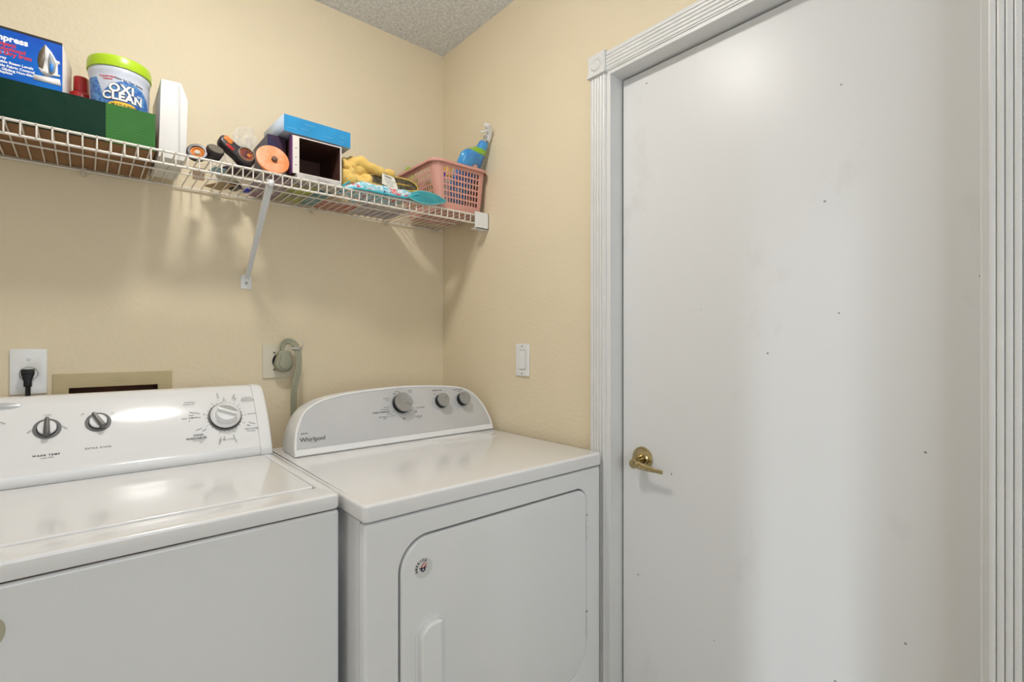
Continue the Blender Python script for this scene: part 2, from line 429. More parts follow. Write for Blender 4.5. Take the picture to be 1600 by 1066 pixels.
washer_dial(-.1735, 1.037, math.radians(35)); washer_dial(-.0655, 1.048, 0); washer_dial(.0245, 1.053, math.radians(28))
F = FC(.2930, 1.041) @ Matrix.Scale(1.1, 4)
d = lathe('timer_ring', [(0, -.002), (.0375, -.002), (.0375, .0015), (.0365, .0025), (0, .0025)], F, 'ring_grey', con, n=56)
lathe('timer_gap', [(0, .002), (.0335, .002), (.0335, .005), (0, .005)], F, 'black', d, n=56)
lathe('timer_skirt', [(0, .004), (.0325, .005), (.0335, .010), (.031, .014), (.0285, .0155), (.0275, .0145), (0, .0145)], F, 'plastic', d, n=56)
lathe('timer_knob', [(0, .0145), (.0245, .0145), (.0235, .028), (.0215, .031), (0, .0315)], F, 'plastic', d, n=56)
bm = bmesh.new(); bm.from_mesh(plate_mesh([[(.0225*math.cos(a), .0225*math.sin(a)) for a in [PI*k/24 for k in range(25)]]], .0006))
for v in bm.verts: v.co.y = v.co.y*.62+.002
bm.transform(F @ Matrix.Rotation(math.radians(-24), 4, 'Z') @ Matrix.Translation((0, 0, .0317))); obj('timer_recess', bm, 'knob_grey', d)
bm = bmesh.new(); bm.from_mesh(plate_mesh([rr(-.0225, .0225, -.003, .003, .0028, 4)], .008, .0012)); bm.transform(F @ Matrix.Rotation(math.radians(-24), 4, 'Z') @ Matrix.Translation((0, -.0005, .031)))
obj('timer_grip', bm, 'plastic', d, smooth=True, auto=40)
Ft = FC(.2930, 1.041) @ Matrix.Diagonal((1.06, 1.06, 1, 1))
it = []
ticks = []
for k in range(26):
    a = 2*PI*k/26
    if k % 3 == 0: it.append((str([6, 4, 2, 10, 8, 6, 4, 14, 10][k//3]), .0475*math.cos(a), .0475*math.sin(a), .005, 0))
    m_ = plate_mesh([[(-.00035, 0), (.00035, 0), (.00035, .0048), (-.00035, .0048)]], .0003)
    ticks.append((m_, Ft @ R2(.0385*math.cos(a), .0385*math.sin(a), a-PI/2)))
def rad(s, adeg, r, size=.0052, b=0):
    a = math.radians(adeg); fl = 90 < adeg % 360 < 270
    return (s, r*math.cos(a), r*math.sin(a), size, a+(PI if fl else 0), b)
it += [rad('Regular', 100, .062), rad('Heavy', 66, .062, .0055, .0001), rad('Light', 60, .056), rad('Rinse', 88, .05), rad('Perm Press', 2, .064, .0045), rad('Regular', 338, .066, .0055), rad('Light', 330, .060),
       rad('Regular', 255, .066, .0058), rad('Short', 263, .060), rad('Rinse & Spin', 285, .066, .0045), rad('Heavy', 205, .066, .0055), rad('Soak', 213, .058), rad('Heavy Duty', 165, .068, .005), rad('Pre Wash', 176, .064, .005)]
letterings('timer_lettering', it, Ft, 'ink', con); join_meshes('timer_ticks', ticks, 'ink', con)
Fw = FC(.2930, 1.041)
letterings('cycle_lettering', [('NORMAL', -.079, .050, .0062), ('Rinse, Spin, Dry', -.081, .0445, .0040), ('CASUAL', .060, .053, .0068), ('PERMANENT PRESS', .061, .0475, .0038), ('WRINKLE CONTROL', .061, .0435, .0038),
    ('Heavy', -.078, .012, .0048), ('Super Wash 16', -.083, .004, .0055), ('8', -.083, -.004, .005), ('HAND', -.066, -.046, .0078, 0, .00015), ('WASHABLES', -.071, -.0545, .0082, 0, .0002), ('Knits, Woolens', -.066, -.061, .0042), ('Silks', -.061, -.0665, .0042),
    ('DELICATES', .062, -.043, .0068), ('Slow Speeds', .060, -.0495, .0042), ('PUSH TO STOP', .002, -.067, .0042)], Fw, 'ink', con)
letterings('dial_lettering', [('W A S H   T E M P', -.0655, 0, .0058, 0, .0002)], FC(0, .9935), 'ink_dark', con)
letterings('dial_lettering', [('WASH / RINSE', -.064, 0, .0035), ('L O A D   S I Z E', -.1595, .002, .0058)], FC(0, .988), 'ink', con)
letterings('dial_lettering', [('E X T R A   R I N S E', .024, 0, .0054, 0, .0001)], FC(0, .9975), 'ink', con)
letterings('dial_lettering', [('HOT', -.095, -.004, .0045, .7), ('WARM', -.0655, .0345, .0042), ('COLD', -.036, .0, .0045, -.7), ('OFF', -.004, .030, .0042, .5), ('ON', .052, .028, .0042), ('LARGE', -.140, .024, .0045, -.6), ('MEDIUM', -.158, .034, .0045, -.2)], FC(0, 1.048), 'ink', con)
plate('console_badge', [circ(0, 0, .036, .0085)], .0016, FC(-.148, 1.101), mat('badge_silver', (.62, .62, .62), .2, metal=.5), con, bev=.0006)

# ============================================================ DRYER
DX0, DX1 = .4155, 1.1485
dryer = thing('clothes_dryer', 'white front-loading dryer with arched grey control panel', 'clothes dryer', (.78, 1.3, 0))
box('cabinet', DX0+.007, DX1-.005, .966, 1.62, .012, .8835, 'enamel', dryer, bevel=.003)
box('seam_strip', DX0+.012, DX1-.010, .948, 1.61, .883, .8895, 'ink', dryer, bevel=0)
# front sheet with the door opening
DL = rr(.4985, 1.0805, .313, .830, (.07, .075, .034, .066), 10)
DLo = rr(.4955, 1.0835, .310, .833, (.073, .078, .037, .069), 10)
plate('front_panel', [rr(DX0+.004, DX1-.004, .012, .8835, .006, 3), DLo], .030, FB(0, .9645, 0), 'enamel', dryer, bev=.0065, res=4)
box('door_well', .48, 1.10, .9505, .9655, .30, .845, 'ring_grey', dryer, bevel=0)
dd = plate('dryer_door', [DL], .0185, FB(0, .9495, 0), 'enamel', dryer, bev=.005, res=4)
plate('top_panel', [rr(DX0, DX1, .930, 1.62, (.014, .014, .003, .003), 6)], .0365, FT(0, 0, .8875), 'enamel_top', dryer, bev=.0065, res=4)
plate('lint_screen_lid', [rr(.853, 1.085, 1.335, 1.432, .006)], .0014, FT(0, 0, .9235), 'enamel_top', dryer, bev=.0006)
for sx in (DX0+.05, DX1-.05):
    for sy in (1.0, 1.57): lathe('foot', [(0, 0), (.02, 0), (.02, .010), (.009, .012), (.009, .0125), (0, .0125)], Matrix.Translation((sx, sy, 0)), 'black', dryer, n=20)
for zc in (.716, .441):
    h = bmesh.new()
    for k in range(5):
        t = lathe_bm([(0, 0), (.0032, 0), (.0032, .0145), (0, .0130)], 12); t.transform(Matrix.Translation((1.0822, .9315, zc-.038+k*.0155))); tm = bpy.data.meshes.new('t'); t.to_mesh(tm); t.free(); h.from_mesh(tm)
    bx(h, 1.0858, 1.0890, .9325, .9348, zc-.038, zc+.038)
    hg = obj('hinge', h, 'enamel', dryer, smooth=True, auto=40)
    box('hinge_gap', 1.0788, 1.0856, .9325, .9352, zc-.039, zc+.040, 'ring_grey', hg, bevel=0)
# handle of the dryer door: a raised grip, round shouldered top left, its right-hand scoop only painted as shade
hl = rr(0, .052, -.20, 0, (.012, .004, .004, .030), 8)
hh = plate('door_handle', [hl], .021, FB(.5355, .9315, .648), 'plastic', dd, bev=.0045, res=5)
plate('handle_recess_shade', [rr(0, .018, -.17, 0, (.002, .014, .014, .002), 8)], .0008, FB(.5880, .9312, .640), mat('recess_shade_plastic', (.72, .72, .72), .35), dd)  # flat darker patch, shade of the scoop put into its colour
plate('handle_plinth', [rr(-.005, .056, -.204, .004, (.014, .006, .006, .034), 8)], .003, FB(.5355, .9315, .648), 'plastic', dd, bev=.001)
# badge sticker
FBd = FB(.5505, .931, .764)
bd = plate('badge', [circ(0, 0, .0215, n=48)], .0009, FBd, mat('badge_white', (.66, .66, .64), .35), dd)
arc = []
for i, ch in enumerate('AMERICA'):
    a = math.radians(198-i*22)
    arc.append((ch, .0162*math.cos(a), .0162*math.sin(a), .0072, a-PI/2, .0003))
Fbl = FBd @ Matrix.Translation((-.0015, 0, .001))
lettering('badge_lettering', arc, Fbl, 'ink_dark', bd)
red = mat('badge_red', (.55, .04, .03), .4); navy = mat('badge_navy', (.012, .012, .05), .4)
def stripe(x0, x1, y1, wd):
    L = []; R_ = []
    for k in range(9):
        t = k/8; x = x0+(x1-x0)*t*t*.6+(x1-x0)*t*.4; y = y1*t
        L.append((x-wd/2*(1-.35*t), y)); R_.append((x+wd/2*(1-.35*t), y))
    return L+R_[::-1]
mes = [(plate_mesh([stripe(-.0045, .0045, .0125, .0036)], .0003), Fbl), (plate_mesh([stripe(.0035, .0085, .0085, .0036)], .0003), Fbl)]
join_meshes('badge_stripes', mes, red, bd)
cup = [(-.0095, .0012), (.0095, .0012), (.0095, -.0006), (.0055, -.0012), (.0062, -.0045), (.0035, -.0068), (0, -.0088), (-.0035, -.0068), (-.0062, -.0045), (-.0055, -.0012), (-.0095, -.0004)]
plate('badge_field', [cup], .0003, Fbl, navy, bd, auto=None)
star = []
for k in range(10):
    a = PI/2+k*PI/5; r_ = .0030 if k % 2 == 0 else .0013
    star.append((r_*math.cos(a), r_*math.sin(a)))
join_meshes('badge_star', [(plate_mesh([star], .0002), Fbl @ Matrix.Translation((-.0002, -.0032, .0004))), (plate_mesh([star], .0002), Fbl @ Matrix.Translation((.0075, -.0022, .0004)))], 'ink_white', bd)

# console
BY, BZ, TY, TZ = 1.440, .9265, 1.512, 1.092
sl = Vector((0, TY-BY, TZ-BZ)); SL = sl.normalized()
def FD(x, s): return frame((x, BY+SL.y*s, BZ+SL.z*s), (1, 0, 0), SL)
def to_s(z): return (z-BZ)/SL.z
outl = [(.4430, .9265), (.4440, .948), (.449, .978), (.456, 1.000), (.474, 1.034), (.501, 1.058), (.547, 1.077), (.627, 1.090), (.728, 1.096), (.836, 1.0985), (.952, 1.093), (1.030, 1.085), (1.080, 1.069), (1.112, 1.043), (1.135, 1.006), (1.147, .966), (1.149, .945), (1.149, .9265)]
so = smooth_path([(x, to_s(z), 0) for x, z in outl], 4)
so = [(p.x, p.y) for p in so]
def inset(loop, d):
    n = len(loop); out = []
    for i in range(n):
        a, b, c_ = Vector(loop[i-1]), Vector(loop[i]), Vector(loop[(i+1) % n])
        e1 = (b-a); e2 = (c_-b)
        if e1.length < 1e-9: e1 = e2
        if e2.length < 1e-9: e2 = e1
        n1 = Vector((e1.y, -e1.x)).normalized(); n2 = Vector((e2.y, -e2.x)).normalized()
        nn = (n1+n2).normalized(); k = d/max(.35, nn.dot(n1))
        out.append(tuple(b+nn*k))
    return out
def solid_console():
    bm = bmesh.new(); ident = []
    mat0 = FD(0, 0)
    rings = []
    # face ring inset (recess), rim, front edge, back
    i7 = inset(so, .0075); i6 = inset(so, .0062); i2 = inset(so, .0022)
    fix = lambda lp, b: [(min(max(x, .443+b), 1.149-b), max(y, b)) for x, y in lp]
    L = []
    for lp, b, z in ((fix(i7, .0075), 0, -.003), (fix(i6, .006), 0, -.0005), (fix(i2, .002), 0, 0)):
        # bottom strip is wider
        q = [(x, max(y, .0185) if z < -.0001 else max(y, .002)) for x, y in lp]
        L.append([mat0 @ Vector((x, y, z)) for x, y in q])
    L.append([mat0 @ Vector((x, y, -.0025)) for x, y in so])
    bk = []
    for x, y in so:
        p = mat0 @ Vector((x, y, -.0025)); xx = .796+(x-.796)*(.985)
        bk.append(Vector((xx, 1.575, BZ+(p.z-BZ)*.97)))
    mid = [Vector((a.x*.2+b.x*.8, a.y*.5+b.y*.5, a.z*.3+b.z*.7)) if False else a.lerp(b, .55) for a, b in zip(L[-1], bk)]
    L.append([a.lerp(b, .02) for a, b in zip(L[-1], bk)])
    L.append(mid); L.append(bk)
    bk2 = [Vector((.796+(p.x-.796)*.97, 1.60, BZ+(p.z-BZ)*.9)) for p in bk]; L.append(bk2)
    R = [[bm.verts.new(p) for p in l] for l in L]
    n = len(so)
    for a, b in zip(R, R[1:]):
        for i in range(n): bm.faces.new((a[i], a[(i+1) % n], b[(i+1) % n], b[i]))
    bm.faces.new(R[0]); bm.faces.new(R[-1][::-1]); bmesh.ops.recalc_face_normals(bm, faces=bm.faces)
    return bm
dcon = obj('console', solid_console(), 'plastic', dryer, smooth=True, auto=50)
pl = [(min(max(x, .4515), 1.1405), max(y, .0195)) for x, y in inset(so, .0085)]
# drop doubled points
pl2 = [p for i, p in enumerate(pl) if (Vector(p)-Vector(pl[i-1])).length > 1e-4]
plate('control_panel', [pl2], .0012, FD(0, 0) @ Matrix.Translation((0, 0, -.0025)), 'console_grey', dcon, auto=50)
sh = bmesh.new(); bx(sh, .452, 1.14, 1.446, 1.58, .9245, .9280); obj('console_seam', sh, 'dark', dryer)
def dryer_knob(x, z, r, ang):
    F = FD(x, to_s(z)) @ Matrix.Translation((0, 0, -.001))
    k = lathe('knob_base', [(0, 0), (r*1.16, 0), (r*1.14, .002), (0, .002)], F, mat('knob_base_grey', (.50, .50, .50), .35), dcon, n=44)
    lathe('knob_side', [(0, .001), (r*1.0, .001), (r*.97, .021), (0, .021)], F, 'black', k, n=44)
    lathe('knob_cap', [(0, .0205), (r*.98, .0205), (r*.975, .0240), (r*.93, .0255), (r*.88, .0245), (0, .0245)], F, 'knob_grey', k, n=44)
    me_ = plate_mesh([rr(r*.15, r*.85, -.0009, .0009, .0004, 2)], .0005); me_.transform(F @ Matrix.Rotation(ang, 4, 'Z') @ Matrix.Translation((0, 0, .0245)))
    obj('knob_pointer', me_, 'ring_grey', k)
dryer_knob(.797, 1.041, .0330, math.radians(-28)); dryer_knob(.950, 1.037, .0245, math.radians(40)); dryer_knob(1.0405, 1.0365, .0238, math.radians(120))
FDt = FD(0, 0) @ Matrix.Translation((0, 0, -.0010))
s0 = to_s(1.041)
lettering('logo', [('Whirlpool', .4985, to_s(.968), .0172, 0, .0002)], FDt, 'ink_dark', dcon)
lettering('logo', [('ESTATE', .477, to_s(.9845), .0055, 0, .0001)], FDt, 'ink_dark', dcon)
mes = []
arcp = [(math.cos(a)*.016+.502, math.sin(a)*.006+to_s(.968)-.004) for a in [math.radians(200+k*16) for k in range(9)]]
arcq = [(x, y+.0007) for x, y in arcp][::-1]
join_meshes('logo_swoosh', [(plate_mesh([arcp+arcq], .0003), FDt)], 'ink', dcon)
it = [('ENERGY PREFERRED', .722, s0-.022, .0066, 0, .0002), ('Less Dry', .742, s0-.006, .0054), ('Wrinkle Shield', .735, s0-.0135, .0048), ('AUTOMATIC', .726, s0-.038, .0062), ('DRY', .730, s0-.044, .0056), ('More Dry', .748, s0-.030, .005), ('Very Dry', .758, s0-.037, .005),
      ('NORMAL', .748, s0+.023, .0055), ('Cotton', .750, s0+.017, .005), ('OFF', .779, s0+.037, .0058, 0, .0002), ('DAMP', .790, s0+.044, .005), ('TIMED', .838, s0+.044, .0058), ('DRY', .840, s0+.038, .0052), ('Wrinkle Shield', .866, s0-.018, .0052),
      ('OFF', .845, s0-.031, .0056, 0, .0002), ('FLUFF AIR', .852, s0-.048, .0058, 0, .0001), ('No Heat', .853, s0-.053, .004), ('OFF', .797, s0-.050, .0056, 0, .0002), ('TEMPERATURE', .944, to_s(1.037)+.042, .0062, 0, .0001), ('Low', .930, to_s(1.037)+.03, .0045), ('High', .985, s0-.004, .005), ('Medium', .975, s0+.017, .0045),
      ('END OF CYCLE', 1.033, to_s(1.036)+.040, .0058, 0, .0001), ('Signal', 1.035, to_s(1.036)+.034, .0045), ('On', 1.012, s0+.006, .0045), ('Off', 1.072, s0+.012, .0045)]
for k, (a, s_) in enumerate([(20, '40'), (5, '30'), (38, '50'), (55, '60'), (72, '70'), (90, '80'), (-40, '20'), (-60, '10'), (-78, '5')]):
    it.append((s_, .798+.040*math.cos(math.radians(a)), s0+.040*math.sin(math.radians(a)), .0048))
letterings('panel_lettering', it, FDt, 'ink', dcon)
plate('cycle_marker', [circ(.765, s0-.0215, .0017, n=14)], .0003, FDt, 'ink_dark', dcon)

# ============================================================ WALL FITTINGS
sw = thing('light_switch', 'white rocker light switch plate on the wall beside the door', 'light switch', (XW, 1.299, 1.184))
plate('switch_plate', [rr(-.0345, .0345, -.0565, .0565, .004), rr(-.0165, .0165, -.0335, .0335, .001, 1)], .006, FR(XW-.0003, 1.2995, 1.1835), 'plastic', sw, bev=.002)
box('switch_well', XW-.002, XW-.0006, 1.2830, 1.3160, 1.1500, 1.2170, 'ring_grey', sw, bevel=0)
bm = bmesh.new(); bm.from_mesh(plate_mesh([rr(-.0155, .0155, -.0325, .0325, .001, 1)], .0065, .001))
bm.transform(FR(XW-.001, 1.2995, 1.1835) @ Matrix.Rotation(math.radians(-3), 4, 'X')); obj('rocker', bm, 'plastic', sw, smooth=True, auto=40)
for dz in (.048, -.048): lathe('screw', [(0, 0), (.0032, 0), (.0028, .0012), (0, .0015)], FR(XW-.006, 1.2995, 1.1835+dz), 'steel', sw, n=14)

ol = thing('wall_outlet', 'white single outlet plate with a black plug behind the washer', 'electrical outlet', (-.1115, YB, 1.17))
plate('outlet_plate', [rr(-.0357, .0357, -.0595, .0595, .004), circ(0, -.006, .0175, n=32)], .006, FB(-.1115, YB-.0003, 1.1695), 'plastic', ol, bev=.002)
lathe('receptacle', [(0, 0), (.0165, 0), (.0165, .0055), (.0155, .0065), (0, .0065)], FB(-.1115, YB-.0003, 1.1635), 'plastic', ol, n=32)
lathe('screw', [(0, 0), (.0036, 0), (.003, .0014), (0, .0016)], FB(-.1115, YB-.0062, 1.2015), 'steel', ol, n=14)
pg = thing('power_cord', 'black power plug and cord in the white outlet behind the washer', 'power cord', (-.112, YB-.01, 1.16))
po = [(-.0125, .0105), (.0125, .0105), (.0125, -.001), (.0095, -.012), (.0075, -.020), (.0075, -.034), (-.0075, -.034), (-.0075, -.020), (-.0095, -.012), (-.0125, -.001)]
plate('plug', [po], .028, FB(-.112, YB-.007, 1.166), 'black', pg, bev=.003)
plate('plug_face', [rr(-.0105, .0105, -.001, .008, .002, 3)], .002, FB(-.112, YB-.0345, 1.166), 'black', pg, bev=.0007)
tube('cord', smooth_path([(-.112, YB-.021, 1.136), (-.112, YB-.021, 1.11), (-.112, YB-.026, 1.06), (-.10, YB-.028, .98), (-.09, YB-.024, .80)], 5), .0052, 'black', pg, n=10)

wb = thing('washer_outlet_box', 'beige recessed laundry valve box in the wall behind the washer', 'outlet box', (.067, YB, 1.05))
plate('box_flange', [rr(-.066, .201, .90, 1.161, .002, 2), rr(-.033, .165, .94, 1.121, .001, 1)], .004, FB(0, YB-.0003, 0), 'box_beige', wb, bev=.001)
bm = bmesh.new()
for b_ in ((-.0385, -.0335, YB-.002, YB+.080, .94, 1.125), (.1655, .1705, YB-.002, YB+.080, .94, 1.125), (-.0335, .1655, YB-.002, YB+.080, 1.1215, 1.1255), (-.0335, .1655, YB-.002, YB+.080, .935, .940), (-.0335, .1655, YB+.076, YB+.080, .94, 1.1215)): bx(bm, *b_)
obj('box_recess', bm, 'box_dark', wb)
lettering('box_lettering', [('PULL OPEN', .070, 1.144, .007), ('WASHER', .070, 1.136, .007)], FB(0, YB-.0045, 0), mat('embossed_beige', (.42, .35, .20), .5), wb)

do = thing('dryer_outlet', 'ivory square outlet plate for the dryer plug on the wall', 'electrical outlet', (.512, YB, 1.18))
plate('outlet_plate', [rr(.453, .571, 1.1235, 1.2385, .003)], .0045, FB(0, YB-.0003, 0), 'ivory', do, bev=.0015)
lathe('receptacle', [(0, 0), (.029, 0), (.029, .003), (.027, .006), (0, .006)], FB(.512, YB-.0045, 1.181), 'black', do, n=36)
for (x, z) in ((.4895, 1.210), (.4895, 1.1520), (.5345, 1.1520), (.5665, 1.133)):
    lathe('screw', [(0, 0), (.0032, 0), (.0028, .0012), (0, .0015)], FB(x, YB-.0047, z), 'grip_grey', do, n=14)
dc = thing('power_cord', 'grey-green dryer plug and ribbed flat cord on the ivory outlet', 'power cord', (.512, YB-.03, 1.18))
pear = smooth_path([(-.015, .036, 0), (-.022, .018, 0), (-.029, -.006, 0), (-.025, -.024, 0), (-.008, -.034, 0), (.012, -.033, 0), (.026, -.020, 0), (.028, -.002, 0), (.022, .020, 0), (.016, .036, 0)], 4, True)
plate('plug', [[(p.x, p.y) for p in pear]], .030, FB(.514, YB-.0115, 1.180), 'cord_green', dc, bev=.006, res=3)
pear2 = [(p.x*.68, p.y*.8+.002) for p in pear]
plate('plug_cap', [pear2], .005, FB(.515, YB-.0405, 1.180), 'cord_green', dc, bev=.002)
cp_ = smooth_path([(.506, YB-.030, 1.205), (.508, YB-.031, 1.232), (.519, YB-.036, 1.248), (.536, YB-.046, 1.246), (.548, YB-.056, 1.228), (.552, YB-.062, 1.195), (.549, YB-.066, 1.15), (.539, YB-.068, 1.11), (.534, YB-.068, 1.07), (.534, YB-.066, 1.02), (.535, YB-.064, .95), (.54, YB-.06, .86)], 6)
bm = bmesh.new()
for k in (-1, 0, 1):
    pts = []
    for i, p in enumerate(cp_):
        t = (cp_[min(i+1, len(cp_)-1)]-cp_[max(i-1, 0)]).normalized(); sd = t.cross(Vector((0, -1, 0))).normalized()
        tw = Vector((sd.x, 0, sd.z)) * (.0060*k)
        if i < 12: tw = Vector((0, -1, 0))*.0060*k*(1-i/12) + tw*(i/12)
        pts.append(p+tw)
    tube_bm(bm, pts, .0041, 10)
obj('cord', bm, 'cord_green', dc, smooth=True)
bm = bmesh.new()
for k in range(4):
    tube_bm(bm, [(.548+.0165*math.cos(a), YB-.055+.010*math.sin(a), 1.221+.0028*k+.002*math.sin(a*2+k)) for a in [2*PI*j/20 for j in range(20)]], .0013, 6, closed=True)
tube_bm(bm, [(.560, YB-.064, 1.228), (.566, YB-.068, 1.236), (.567, YB-.068, 1.250)], .0015, 6)
obj('tie_wrap', bm, mat('tie_silver', (.62, .58, .52), .4, metal=.3), dc, smooth=True)

# ============================================================ WIRE SHELF
ZD = 1.7235        # centre of deck wires
SX0, SX1 = -.72, 1.150
YFt = 1.506        # front of shelf
shelf = thing('wire_shelf', 'long white wire shelf with a ladder front lip on the back wall', 'shelf', (.2, YB, ZD))
def rail(y, z, x0=SX0, x1=SX1, r=.0031): return tube('rail', [(x0, y, z), ((x0+x1)/2, y, z), (x1, y, z)], r, 'wire', shelf, n=10)
rail(YFt, ZD+.0005, r=.0033); rail(YFt+.001, ZD-.030, r=.0032)
rail(YB-.008, ZD-.0038, SX0, SX1+.012, r=.0028); rail(1.655, ZD-.0048, SX0, 1.128, r=.0024)
wr = bmesh.new()
tube_bm(wr, smooth_path([(0, YB-.008, ZD), (0, 1.65, ZD), (0, YFt+.004, ZD+.0005), (0, YFt-.0035, ZD+.0005), (0, YFt-.0048, ZD-.004), (0, YFt-.0045, ZD-.018), (0, YFt-.0035, ZD-.0305)], 3), .0019, 6)
wme = bpy.data.meshes.new('wire'); wr.to_mesh(wme); wr.free()
for p in wme.polygons: p.use_smooth = True
wme.materials.append(M['wire'])
k = 0; x = 1.139
wme.transform(Matrix.Translation((-.2, -YB, -ZD)))
while x > SX0:
    o = bpy.data.objects.new('deck_wire', wme); C.objects.link(o); o.parent = shelf; o.location = (x, 0, 0)
    x -= .0254
for cx in (-.50, -.25, -.003, .313, .616, .90, 1.12):
    bm = bmesh.new(); bx(bm, cx-.006, cx+.006, YB-.012, YB-.0003, ZD-.016, ZD+.004); bx(bm, cx-.004, cx+.004, YB-.018, YB-.006, ZD-.020, ZD-.012)
    obj('wall_clip', bm, 'ivory', shelf, bevel=.001)
# end bracket on the right wall
bm = bmesh.new(); bx(bm, 1.106, XW-.0004, 1.4965, 1.5000, ZD-.050, ZD+.012); bx(bm, XW-.004, XW-.0004, 1.4965, 1.56, ZD-.050, ZD+.014)
bx(bm, 1.110, XW-.0004, 1.4965, 1.53, ZD-.0505, ZD-.046); bx(bm, 1.146, XW-.003, 1.4960, 1.4966, ZD-.035, ZD+.006)
obj('end_bracket', bm, 'shelf_clip', shelf, bevel=.0012)
# diagonal brace
p0 = Vector((.3985, 1.512, ZD-.018)); p1 = Vector((.404, YB-.010, 1.455)); dv = (p1-p0)
Fb = frame(p0, (1, 0, 0), dv)    # y runs down the brace
L = dv.length
bm = bmesh.new()
sec = [(-.0095, .0055), (-.0095, -.001), (-.0012, -.0048), (.0012, -.0048), (.0095, -.001), (.0095, .0055), (.0078, .0055), (.0078, .0002), (0, -.003), (-.0078, .0002), (-.0078, .0055)]
ra = []
for t in (0, .5, .93, 1):
    s_ = 1-.30*t if t < .95 else .62
    ra.append([bm.verts.new((a*s_, L*t, -b)) for a, b in sec])
n = len(sec)
for a, b in zip(ra, ra[1:]):
    for i in range(n): bm.faces.new((a[i], a[(i+1) % n], b[(i+1) % n], b[i]))
bm.faces.new(ra[0]); bm.faces.new(ra[-1]); bmesh.ops.recalc_face_normals(bm, faces=bm.faces); bm.transform(Fb)
bc = obj('brace', bm, 'shelf_clip', shelf)
tube('hook', smooth_path([(.3985, 1.516, ZD-.020), (.3985, 1.505, ZD-.036), (.3985, 1.499, ZD-.030), (.3985, 1.4985, ZD-.02)], 4), .0055, 'shelf_clip', bc, flat=.4, up=(0, 1, 0))
plate('foot_plate', [rr(-.0165, .0165, -.030, .018, (.003, .003, .014, .014), 5)], .0035, FB(.404, YB-.0003, 1.452), 'shelf_clip', bc, bev=.001)
lathe('screw', [(0, 0), (.005, 0), (.0042, .0025), (.0012, .0032), (0, .0026)], FB(.404, YB-.0038, 1.441), 'steel', bc, n=16)


# ============================================================ THINGS ON THE SHELF
ZT = ZD+.0022      # top of the deck
def noise_bm(bm, amp, sc, off=0):
    bm.normal_update()
    for v in bm.verts:
        n_ = noise.noise(v.co*sc+Vector((off, off, off)))
        v.co += v.normal*amp*n_
def blob(name, parts, m, parent=None, voxel=.003, smooth_it=4, amp=0, sc=30, world=True):
    """parts: list of (path, radius or fn, flat) tubes and ('s', centre, (rx,ry,rz)) ellipsoids fused into one surface"""
    bm = bmesh.new()
    for p in parts:
        if p[0] == 's':
            t = bmesh.ops.create_uvsphere(bm, u_segments=20, v_segments=14, radius=1)
            for v in t['verts']: v.co = Vector((v.co.x*p[2][0], v.co.y*p[2][1], v.co.z*p[2][2]))+Vector(p[1])
        else: tube_bm(bm, smooth_path(p[0], 6), p[1], 12, flat=p[2] if len(p) > 2 else None, up=(0, -1, .0) if len(p) > 2 else None)
    bmesh.ops.recalc_face_normals(bm, faces=bm.faces)
    o = obj('tmpblob', bm)
    r = o.modifiers.new('r', 'REMESH'); r.mode = 'VOXEL'; r.voxel_size = voxel
    q = o.modifiers.new('s', 'SMOOTH'); q.iterations = smooth_it; q.factor = .5
    dg = bpy.context.evaluated_depsgraph_get(); me = bpy.data.meshes.new_from_object(o.evaluated_get(dg)); bpy.data.objects.remove(o)
    if amp:
        b = bmesh.new(); b.from_mesh(me); noise_bm(b, amp, sc); b.to_mesh(me); b.free()
    return obj(name, me, m, parent, smooth=True, world=world)

def open_box(name, x0, x1, y0, y1, z0, z1, t, m, parent=None, top=True):   # open at the top
    me = plate_mesh([[(x0, y0), (x1, y0), (x1, y1), (x0, y1)], [(x0+t, y0+t), (x1-t, y0+t), (x1-t, y1-t), (x0+t, y1-t)]], z1-z0)
    me.transform(Matrix.Translation((0, 0, z0))); bm = bmesh.new(); bm.from_mesh(me); bx(bm, x0+t*.5, x1-t*.5, y0+t*.5, y1-t*.5, z0, z0+t)
    return obj(name, bm, m, parent)

